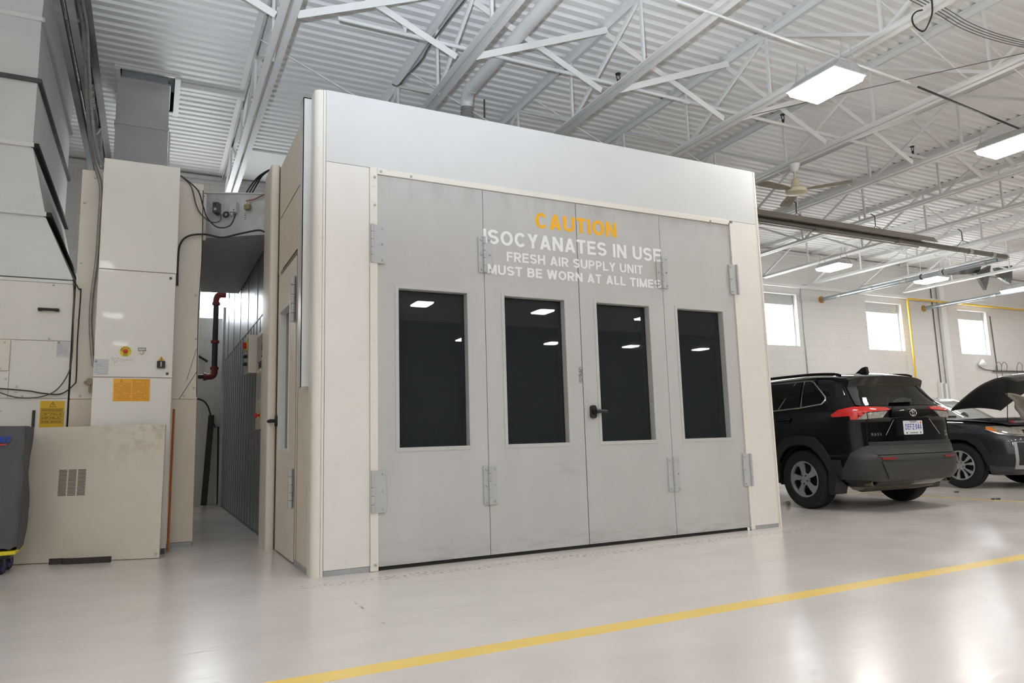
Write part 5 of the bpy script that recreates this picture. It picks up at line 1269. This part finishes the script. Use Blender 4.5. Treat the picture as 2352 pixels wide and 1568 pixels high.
# tailgate outline, plate recess, garnish, emblem
mb = S.patch([(-.44, -.88, .86), (.44, -.88, .86), (.30, -.88, 1.06), (-.30, -.88, 1.06)], .002, .004); mb.build('plate_recess', M_CARBLK, suv, 20)
S.patch([(-.37, -.9, 1.072), (.37, -.9, 1.072), (.33, -.9, 1.17), (.28, -.9, 1.20), (-.28, -.9, 1.20), (-.33, -.9, 1.17)], .006, .016).build('tailgate_garnish', M_CARBLK, suv, 30)
for sg in (-1, 1):
    a = S.pt(math.atan2(sg*.30, 1.16), 1.05, .012); b = S.pt(math.atan2(sg*.45, 1.16), .87, .012); MB().tube([a, b], .004, 6).build('chrome_crease', M_CHROME, suv)
mb = MB()
for sg in (-1, 1):
    path = [(sg*.735, -.86, .70), (sg*.73, -.87, .80), (sg*.715, -.87, .95), (sg*.70, -.87, 1.06), (sg*.70, -.87, 1.20)]
    mb.tube([S.pt(math.atan2(x, .3-y), z, .002) for x, y, z in path], .005, 5)
mb.build('tailgate_gap', M_GAP, suv)
def plate_fn(S_):
    return lambda u, v: S_.pt(math.atan2(u, 1.16), .958+v, 0)
pl = MB(); yp = -.872
pl.rrect(.318, .162, .012, lambda u, v, t: (u, yp-t, .953+v), 0, .010); plate = pl.build('license_plate', M_PLATEW, suv, 30)
m = MB(); text_mesh(m, 'DEFZ.044', (-.138, yp-.0108, .928), (1, 0, 0), (0, 0, 1), .068, .276, .075, gap=.14)
text_mesh(m, 'ONTARIO', (-.05, yp-.0108, 1.008), (1, 0, 0), (0, 0, 1), .013, .10, .08); m.build('plate_lettering', M_PLATEB, plate, 0)
m = MB(); text_mesh(m, 'OpenRoad', (-.065, yp-.0108, .884), (1, 0, 0), (0, 0, 1), .020, .13, .075, gap=.1)
m.box(-.07, .07, yp-.011, yp-.0105, 1.0255, 1.031)
for x in (-.115, .115): m.lathe([(0, .001), (.010, .001), (.010, 0)], (x, yp-.010, .892), (0, -1, 0), 10)
for x in (-.10, .085): m.lathe([(0, .002), (.005, .001), (.005, 0)], (x, yp-.010, 1.012), (0, -1, 0), 8)
m.build('frame_lettering', M_INK, plate, 0)
m = MB(); m.box(.118, .142, yp-.0112, yp-.0102, 1.0, 1.022); m.build('sticker', M_AMBER, plate, 0)
# emblem: one wide oval ring with two inner ovals
def oval(m, cx, cz, rx, rz, r, y): m.tube([(cx+rx*math.cos(a), y, cz+rz*math.sin(a)) for a in [2*PI*k/28 for k in range(29)]], r, 6)
m = MB(); ye = -.898; oval(m, 0, 1.128, .055, .040, .0055, ye); oval(m, 0, 1.128, .017, .036, .0045, ye); oval(m, 0, 1.147, .034, .017, .0045, ye); m.build('emblem', M_CHROME, suv)
m = MB(); text_mesh(m, 'RAV4', (-.66, 0, .868), (1, 0, 0), (0, 0, 1), .032, .145, .11, fn=lambda u, v: tuple(S.pt(math.atan2(-.66+.15*u, 1.16), .868+.034*v, .005))); m.build('badge_lettering', M_CHROME, suv, 0)
m = MB(); text_mesh(m, 'LE', (0, 0, 0), (1, 0, 0), (0, 0, 1), .02, .04, .11, fn=lambda u, v: tuple(S.pt(math.atan2(.57+.05*u, 1.16), .886+.026*v, .005))); text_mesh(m, 'AWD', (0, 0, 0), (1, 0, 0), (0, 0, 1), .02, .04, .11, fn=lambda u, v: tuple(S.pt(math.atan2(.56+.08*u, 1.16), .85+.022*v, .005))); m.build('badge_lettering', M_CHROME, suv, 0)
# tail lamps
for sg in (-1, 1):
    q = lambda L: [(sg*x, y, z) for x, y, z in L]
    S.patch(q([(.36, -.9, 1.165), (.71, -.88, 1.145), (.76, -.85, 1.15), (.80, -.80, 1.06), (.835, -.74, 1.062), (.84, -.73, 1.105), (.895, -.52, 1.10), (.895, -.50, 1.125), (.87, -.60, 1.185), (.80, -.78, 1.215), (.70, -.86, 1.215), (.38, -.9, 1.20)][::sg]), .004, .020, du=.03, dz=.02).build('tail_lamp', M_TAIL, suv, 40)
    S.patch(q([(.40, -.9, 1.155), (.70, -.88, 1.135), (.70, -.88, 1.065), (.50, -.9, 1.075)][::sg]), .004, .015, du=.03, dz=.02).build('reverse_lamp', M_LENSC, suv, 40)
    S.patch(q([(.705, -.87, 1.14), (.745, -.86, 1.14), (.795, -.80, 1.062), (.705, -.87, 1.062)][::sg]), .004, .014, du=.03, dz=.02).build('turn_lamp', M_LENSC, suv, 40)
# glass
S.patch([(-.62, -.78, 1.225), (.62, -.78, 1.225), (.555, -.62, 1.43), (.50, -.56, 1.53), (-.50, -.56, 1.53), (-.555, -.62, 1.43)], .003, .003).build('rear_window', M_TINT, suv, 60)
S.patch([(-.22, -.74, 1.255), (.14, -.74, 1.262), (.17, -.74, 1.30), (.08, -.73, 1.32), (-.06, -.73, 1.305)], .012, .03).build('rear_wiper', M_BLACK, suv, 40)
both([(-.02, 1.245), (-.30, 1.275), (-.345, 1.31), (-.35, 1.345), (-.16, 1.545), (-.10, 1.56), (-.02, 1.563)], .003, 'quarter_window', M_TINT, .004)
both([(.02, 1.24), (.02, 1.563), (.95, 1.575), (.95, 1.21)], .003, 'rear_side_window', M_TINT, .004)
for sg in (-1, 1):
    for nm, path in (('window_trim', [(-.0, 1.238), (-.30, 1.268), (-.355, 1.31), (-.36, 1.35), (-.165, 1.555), (-.10, 1.572), (.95, 1.588)]), ('window_trim', [(.95, 1.20), (.0, 1.236)]), ('window_trim', [(.0, 1.24), (.0, 1.57)]), ('window_trim', [(.34, 1.235), (.16, 1.565)])):
        MB().tube([S.pt(math.atan2(sg*.8, .3-y), z, .006) for y, z in path], .009, 6).build(nm, M_CHROME if sg < 0 else M_CHROME, suv)
    S.patch([(sg*.9, y, z) for y, z in ((.14, 1.055), (.34, 1.055), (.35, 1.11), (.12, 1.115))], .004, .012).build('handle_recess', M_CARBLK, suv, 30)
    MB().tube(bez([S.pt(math.atan2(sg*.9, .3-.13), 1.10, .01), S.pt(math.atan2(sg*.9, .3-.17), 1.10, .04), S.pt(math.atan2(sg*.9, .3-.33), 1.095, .045), S.pt(math.atan2(sg*.9, .3-.38), 1.095, .01)], 5), .013, 8).build('door_handle', M_CARBLK, suv)
    MB().tube([S.pt(math.atan2(sg*.9, .3-y), z, .001) for y, z in ((.0, 1.235), (.0, 1.0), (.06, .95), (.08, .88))], .004, 5).build('door_gap', M_GAP, suv)
    m = MB(); L = [(-.12, 1.165), (-.285, 1.165), (-.31, 1.13), (-.285, 1.03), (-.15, 1.0), (-.10, 1.04), (-.12, 1.165)]
    if sg < 0: m.tube([S.pt(math.atan2(sg*.9, .3-y), z, .001) for y, z in L], .003, 5); m.build('fuel_flap_gap', M_GAP, suv)
    # roof rail, raised on its feet
    m = MB(); m.tube(bez([(sg*.615, -.45, 1.605), (sg*.62, -.32, 1.635), (sg*.625, .1, 1.662), (sg*.625, .9, 1.668), (sg*.60, 1.3, 1.64)], 6), .018, 8); m.build('roof_rail', M_CARBLK, suv)
# spoiler, stop lamp, fin aerial
def spoiler():
    mb = MB(); prof = [(-.20, 1.655), (-.40, 1.645), (-.60, 1.605), (-.64, 1.592), (-.635, 1.565), (-.60, 1.465), (-.50, 1.47)]
    n = len(prof); K = 14; vs = []
    for k in range(K+1):
        s = -1+2*k/K; x = s*.63
        for y, z in prof: vs.append((x, y+.06*abs(s)**3, z-.03*s*s-.02*abs(s)**6))
    fs = []
    for k in range(K):
        for i in range(n): fs.append((k*n+i, k*n+(i+1) % n, (k+1)*n+(i+1) % n, (k+1)*n+i))
    fs += [tuple(range(n)), tuple(K*n+i for i in range(n))]
    return mb.add(vs, fs)
spoiler().build('roof_spoiler', M_CARBLK, suv, 40)
for sg in (-1, 1): S.patch([(sg*.545, -.62, 1.42), (sg*.66, -.74, 1.225), (sg*.70, -.70, 1.235), (sg*.63, -.53, 1.50), (sg*.62, -.50, 1.56), (sg*.51, -.54, 1.545)][::sg], .004, .02).build('window_fin', M_CLAD2, suv, 40)
mb = MB(); mb.box(-.13, .13, -.634, -.60, 1.576, 1.594); mb.build('stop_lamp', M_REFL, suv, 0)
mb = MB(); mb.prism([(-.06, 1.635), (.16, 1.645), (.02, 1.73), (-.045, 1.74)], lambda u, v, t: (t, u-.27, v), -.022, .022); mb.build('roof_aerial', M_CARBLK, suv, 30, .006)

# --- graphite SUV with raised hood, nose toward the camera
HX, HY = 11.09, 1.62
hon = thing('car', 'graphite SUV with its hood raised, parked beyond the black SUV', 'car', (HX, HY, 0), 0, local=True)
H = CarShape([(.21, -.74, 3.3, .78, 6), (.28, -.86, 3.4, .85, 6), (.42, -.92, 3.5, .905, 6), (.58, -.93, 3.55, .925, 5.5), (.74, -.915, 3.55, .93, 5.2), (.84, -.87, 3.55, .93, 5), (.92, -.76, 3.5, .925, 5), (.98, -.55, 3.5, .915, 5),
    (1.02, -.20, 3.5, .905, 5.5), (1.06, .30, 3.48, .895, 6), (1.09, .62, 3.45, .885, 6), (1.13, .72, 3.42, .87, 6), (1.30, .98, 3.3, .80, 6), (1.46, 1.24, 3.15, .735, 6), (1.58, 1.50, 3.05, .68, 5.5), (1.64, 1.80, 2.9, .60, 5), (1.66, 2.2, 2.6, .45, 4)])
hb = H.body(MB()).build('body', M_CARGREY, hon, 50)
cut(hb, [well(-1.1, -.62, 0, .405, .36), well(.62, 1.1, 0, .405, .36), well(-1.1, -.62, 2.66, .40, .36), well(.62, 1.1, 2.66, .40, .36)])
MB().box(-.62, .62, -.6, 3.0, .24, .6).build('underbody', M_GAP, hon, 0)
for x in (-.885, .62): half_well(x, x+.265, 0, .40, .36).build('wheel_well', M_GAP, hon)
for x, y, sd in ((-.80, 0, -1), (.80, 0, 1), (-.80, 2.66, -1), (.80, 2.66, 1)): wheel(hon, x, y, .352, .225, sd, 'split', .228)
inn2 = [(-.385, .40), (-.36, .52), (-.28, .65), (-.16, .735), (0, .76), (.16, .735), (.28, .65), (.36, .52), (.39, .34)]
out2 = [(-.47, .42), (-.44, .57), (-.35, .72), (-.20, .815), (0, .845), (.20, .815), (.34, .72), (.43, .57), (.46, .34)]
for sg in (-1, 1):
    arch(H, hon, sg, 0, inn2, out2, M_CLAD2); arch(H, hon, sg, 2.66, [(-y, z) for y, z in inn2], [(-y, z) for y, z in out2], M_CLAD2)
    q = lambda L: [(sg*x, y, z) for x, y, z in L][::sg]
    H.patch(q([(.60, -.88, .36), (.80, -.80, .33), (.915, -.42, .36), (.915, -.42, .52), (.70, -.85, .53)]), .002, .008).build('bumper_cladding', M_CLAD2, hon, 30)
    H.patch(q([(.50, -.92, .30), (.80, -.80, .30), (.80, -.80, .70), (.55, -.90, .70)]), .008, .010).build('fog_lamp_bezel', M_RIM, hon, 30)
    H.patch(q([(.55, -.92, .345), (.765, -.82, .36), (.765, -.82, .695), (.56, -.90, .69)]), .012, .012).build('bumper_intake', M_BLACK, hon, 30)
    H.patch(q([(.42, -.86, .80), (.60, -.83, .80), (.83, -.62, .835), (.885, -.46, .90), (.87, -.46, .945), (.70, -.62, .945), (.42, -.78, .905)]), .004, .014).build('headlamp', M_LENSC, hon, 30)
    H.patch(q([(.835, -.61, .842), (.885, -.46, .90), (.875, -.455, .94), (.83, -.52, .925)]), .016, .010).build('turn_lamp', M_AMBER, hon, 30)
    H.patch(q([(.44, -.87, .815), (.62, -.83, .815), (.60, -.82, .88), (.44, -.82, .875)]), .016, .008).build('headlamp_projector', M_TINT, hon, 30)
    MB().tube([H.pt(math.atan2(sg*x, .3-y), z, .02) for x, y, z in ((.42, -.87, .785), (.62, -.83, .787), (.84, -.61, .828), (.89, -.45, .895))], .012, 8).build('lamp_trim', M_CHROME, hon)
H.patch([(-.42, -.9, .66), (.42, -.9, .66), (.44, -.86, .80), (.40, -.80, .90), (-.40, -.80, .90), (-.44, -.86, .80)], .004, .010).build('grille', M_BLACK, hon, 30)
MB().tube([H.pt(math.atan2(x, .3-y), z, .02) for x, y, z in ((-.44, -.86, .80), (-.30, -.90, .70), (.30, -.90, .70), (.44, -.86, .80))], .022, 8).build('grille_bar', M_CHROME, hon)
# engine bay and raised hood
def top_z(S_, y):
    for a, b in zip(S_.sl, S_.sl[1:]):
        if a[0] >= .74 and a[1] <= y <= b[1]: return a[0]+(b[0]-a[0])*(y-a[1])/(b[1]-a[1])
    return 1.1
mb = MB(); ny, nx = 12, 8
for j in range(ny+1):
    y = -.70+1.32*j/ny
    for i in range(nx+1): x = -.72+1.44*i/nx; mb.v.append((x, y, top_z(H, y)+.012))
for j in range(ny):
    for i in range(nx): a = j*(nx+1)+i; mb.f.append((a, a+1, a+nx+2, a+nx+1))
mb.build('engine_bay', M_BAY, hon, 0)
mb = MB(); mb.box(-.35, .30, -.25, .30, .98, 1.075); mb.box(-.62, -.42, .0, .32, .98, 1.06); mb.box(.40, .62, -.2, .2, .98, 1.08); mb.build('engine_cover', M_FLANGE, hon, 0, .015)
mb = MB(); mb.lathe([(0, .06), (.035, .055), (.04, 0)], (-.30, -.52, .96), (0, 0, 1), 14); mb.build('filler_cap', M_RED, hon)
def hood():
    mb = MB(); L = [(.16, 1.30), (.0, 1.42), (-.24, 1.575), (-.45, 1.675), (-.69, 1.74), (-.86, 1.735), (-.98, 1.69)]
    P = bez([(0, y, z) for y, z in L], 4); K = 12; n = len(P); up = []; dn = []
    for k in range(K+1):
        s = -1+2*k/K
        for i, p in enumerate(P):
            t = i/(n-1); wd = .70+.10*t-.20*max(0, t-.75)**1.5*4*abs(s)
            dz = -.05*s*s-.02*abs(s)**5; dy = .10*s*s*t*t
            up.append((s*wd, p.y+dy, p.z+dz)); dn.append((s*(wd-.015), p.y+dy+.012, p.z+dz-.03-.02*(1-abs(s)**4)))
    fs = []; N0 = len(up)
    for k in range(K):
        for i in range(n-1): fs.append((k*n+i, k*n+i+1, (k+1)*n+i+1, (k+1)*n+i))
    rim = [k*n for k in range(K+1)]+[K*n+i for i in range(1, n)]+[k*n+n-1 for k in range(K-1, -1, -1)]+[i for i in range(n-2, 0, -1)]
    a = MB(); a.add(up, fs); b = MB(); b.add(dn, [f[::-1] for f in fs])
    e = MB(); e.add(up+dn, [(rim[i], rim[(i+1) % len(rim)], N0+rim[(i+1) % len(rim)], N0+rim[i]) for i in range(len(rim))])
    a.add(e.v, e.f); return a, b
ha, hbm = hood(); ho = ha.build('hood', M_CARGREY, hon, 60); hbm.build('hood_liner', M_HOODIN, ho, 60)
m = MB(); m.tube([(-.26, -.50, 1.66), (-.24, -.42, 1.0)], .006, 6); m.build('hood_prop', M_BLACK, hon)
H.patch([(-.74, .80, 1.12), (.74, .80, 1.12), (.64, 1.2, 1.45), (.56, 1.45, 1.565), (-.56, 1.45, 1.565), (-.64, 1.2, 1.45)], .003, .004, c=2.0).build('windscreen', M_GLASSW, hon, 60)
mb = MB(); mb.tube([H.pt(math.atan2(x, 1.3), 1.135, .02, 2.0) for x in (-.6, -.3, 0, .3)], .012, 6); mb.build('wiper', M_BLACK, hon)
for sg in (-1, 1):
    H.patch([(sg*.85, y, z) for y, z in ((1.05, 1.13), (2.9, 1.13), (2.8, 1.48), (1.75, 1.53))], .003, .003, c=2.0).build('side_window', M_TINT, hon, 60)
    m = MB(); m.ball((sg*.99, .98, 1.14), .11, 8, (.9, .55, .75)); m.build('door_mirror', M_CARGREY, hon)
# white masking cloth over the far wing
cl = MB(); random.seed(11)
rows = [(-.10, [(-.30, -.52, 1.0), (-.25, -.42, 1.44), (-.16, -.46, 1.40)]), ]
nx, ny = 16, 12
for j in range(ny+1):
    v = j/ny
    for i in range(nx+1):
        u = i/nx; x = -.20+.22*u+.30*v+.04*math.sin(6*v+3*u); z = 1.45-.30*u**1.3-.44*v*(1-.25*u)+.03*math.sin(9*u+4*v)-.25*max(0, .12-u)*v*4; z = max(z, 1.035)
        y = -.42-.62*u-.10*v+.03*math.sin(13*u+3*v)+.02*math.sin(17*v+5*u); 
        if u < .15: x += .05*v*4*(1-v); 
        cl.v.append((HX+x, HY+y, z))
for j in range(ny):
    for i in range(nx): a = j*(nx+1)+i; cl.f.append((a, a+1, a+nx+2, a+nx+1))
clo = thing('masking_cloth', 'crumpled white cloth draped over the engine of the graphite SUV', 'cloth', (HX, HY-.5, 1.0))
co = cl.build('cloth', M_CLOTH, clo, 80); sm = co.modifiers.new('t', 'SOLIDIFY'); sm.thickness = .006
m = MB(); m.prism([(-.62, 1.27), (-.74, 1.19), (-.92, 1.12), (-.86, 1.10), (-.72, 1.14)], lambda u, v, t: (HX-.17+t+.3*(1.27-v), HY+u, v), -.01, .01); m.build('ochre_tape', M_OCHRE, clo, 0)
# --- silver car behind
sil = thing('car', 'silver car partly hidden behind the raised hood', 'car', (14.6, 3.1, 0), 0, local=True)
sb_ = H.body(MB()).build('body', M_CARSILV, sil, 50)
cut(sb_, [well(-1.1, -.62, 0, .405, .36), well(.62, 1.1, 0, .405, .36)])
H.patch([(-.74, .80, 1.12), (.74, .80, 1.12), (.64, 1.2, 1.45), (.56, 1.45, 1.565), (-.56, 1.45, 1.565), (-.64, 1.2, 1.45)], .003, .004, c=2.0).build('windscreen', M_GLASSW, sil, 60)
for sg in (-1, 1): H.patch([(sg*.85, y, z) for y, z in ((1.05, 1.13), (2.9, 1.13), (2.8, 1.48), (1.75, 1.53))], .003, .003, c=2.0).build('side_window', M_TINT, sil, 60)
for x, sd in ((-.80, -1), (.80, 1)): wheel(sil, x, 0, .352, .225, sd, 'split', .228)

# ------------------------------------------------------------------ the photographer's flash, bounced upward
def area(name, loc, target, size, power, col, sy=None):
    l = bpy.data.lights.new(name, 'AREA'); l.size = size; l.energy = power; l.color = col
    if sy: l.shape = 'RECTANGLE'; l.size_y = sy
    o = bpy.data.objects.new(name, l); COL.objects.link(o); o.location = loc
    o.rotation_euler = (Vector(target)-Vector(loc)).to_track_quat('-Z', 'Y').to_euler(); return o
s = bpy.data.lights.new('camera_flash', 'SPOT'); s.energy = FLASH; s.color = (.74, .86, 1.0); s.spot_size = math.radians(100); s.spot_blend = .8; s.shadow_soft_size = .035
so = bpy.data.objects.new('camera_flash', s); COL.objects.link(so); so.location = (-1.33, -5.42, 1.12)
so.rotation_euler = (Vector((.2, -3.2, 5.8))-Vector(so.location)).to_track_quat('-Z', 'Y').to_euler()
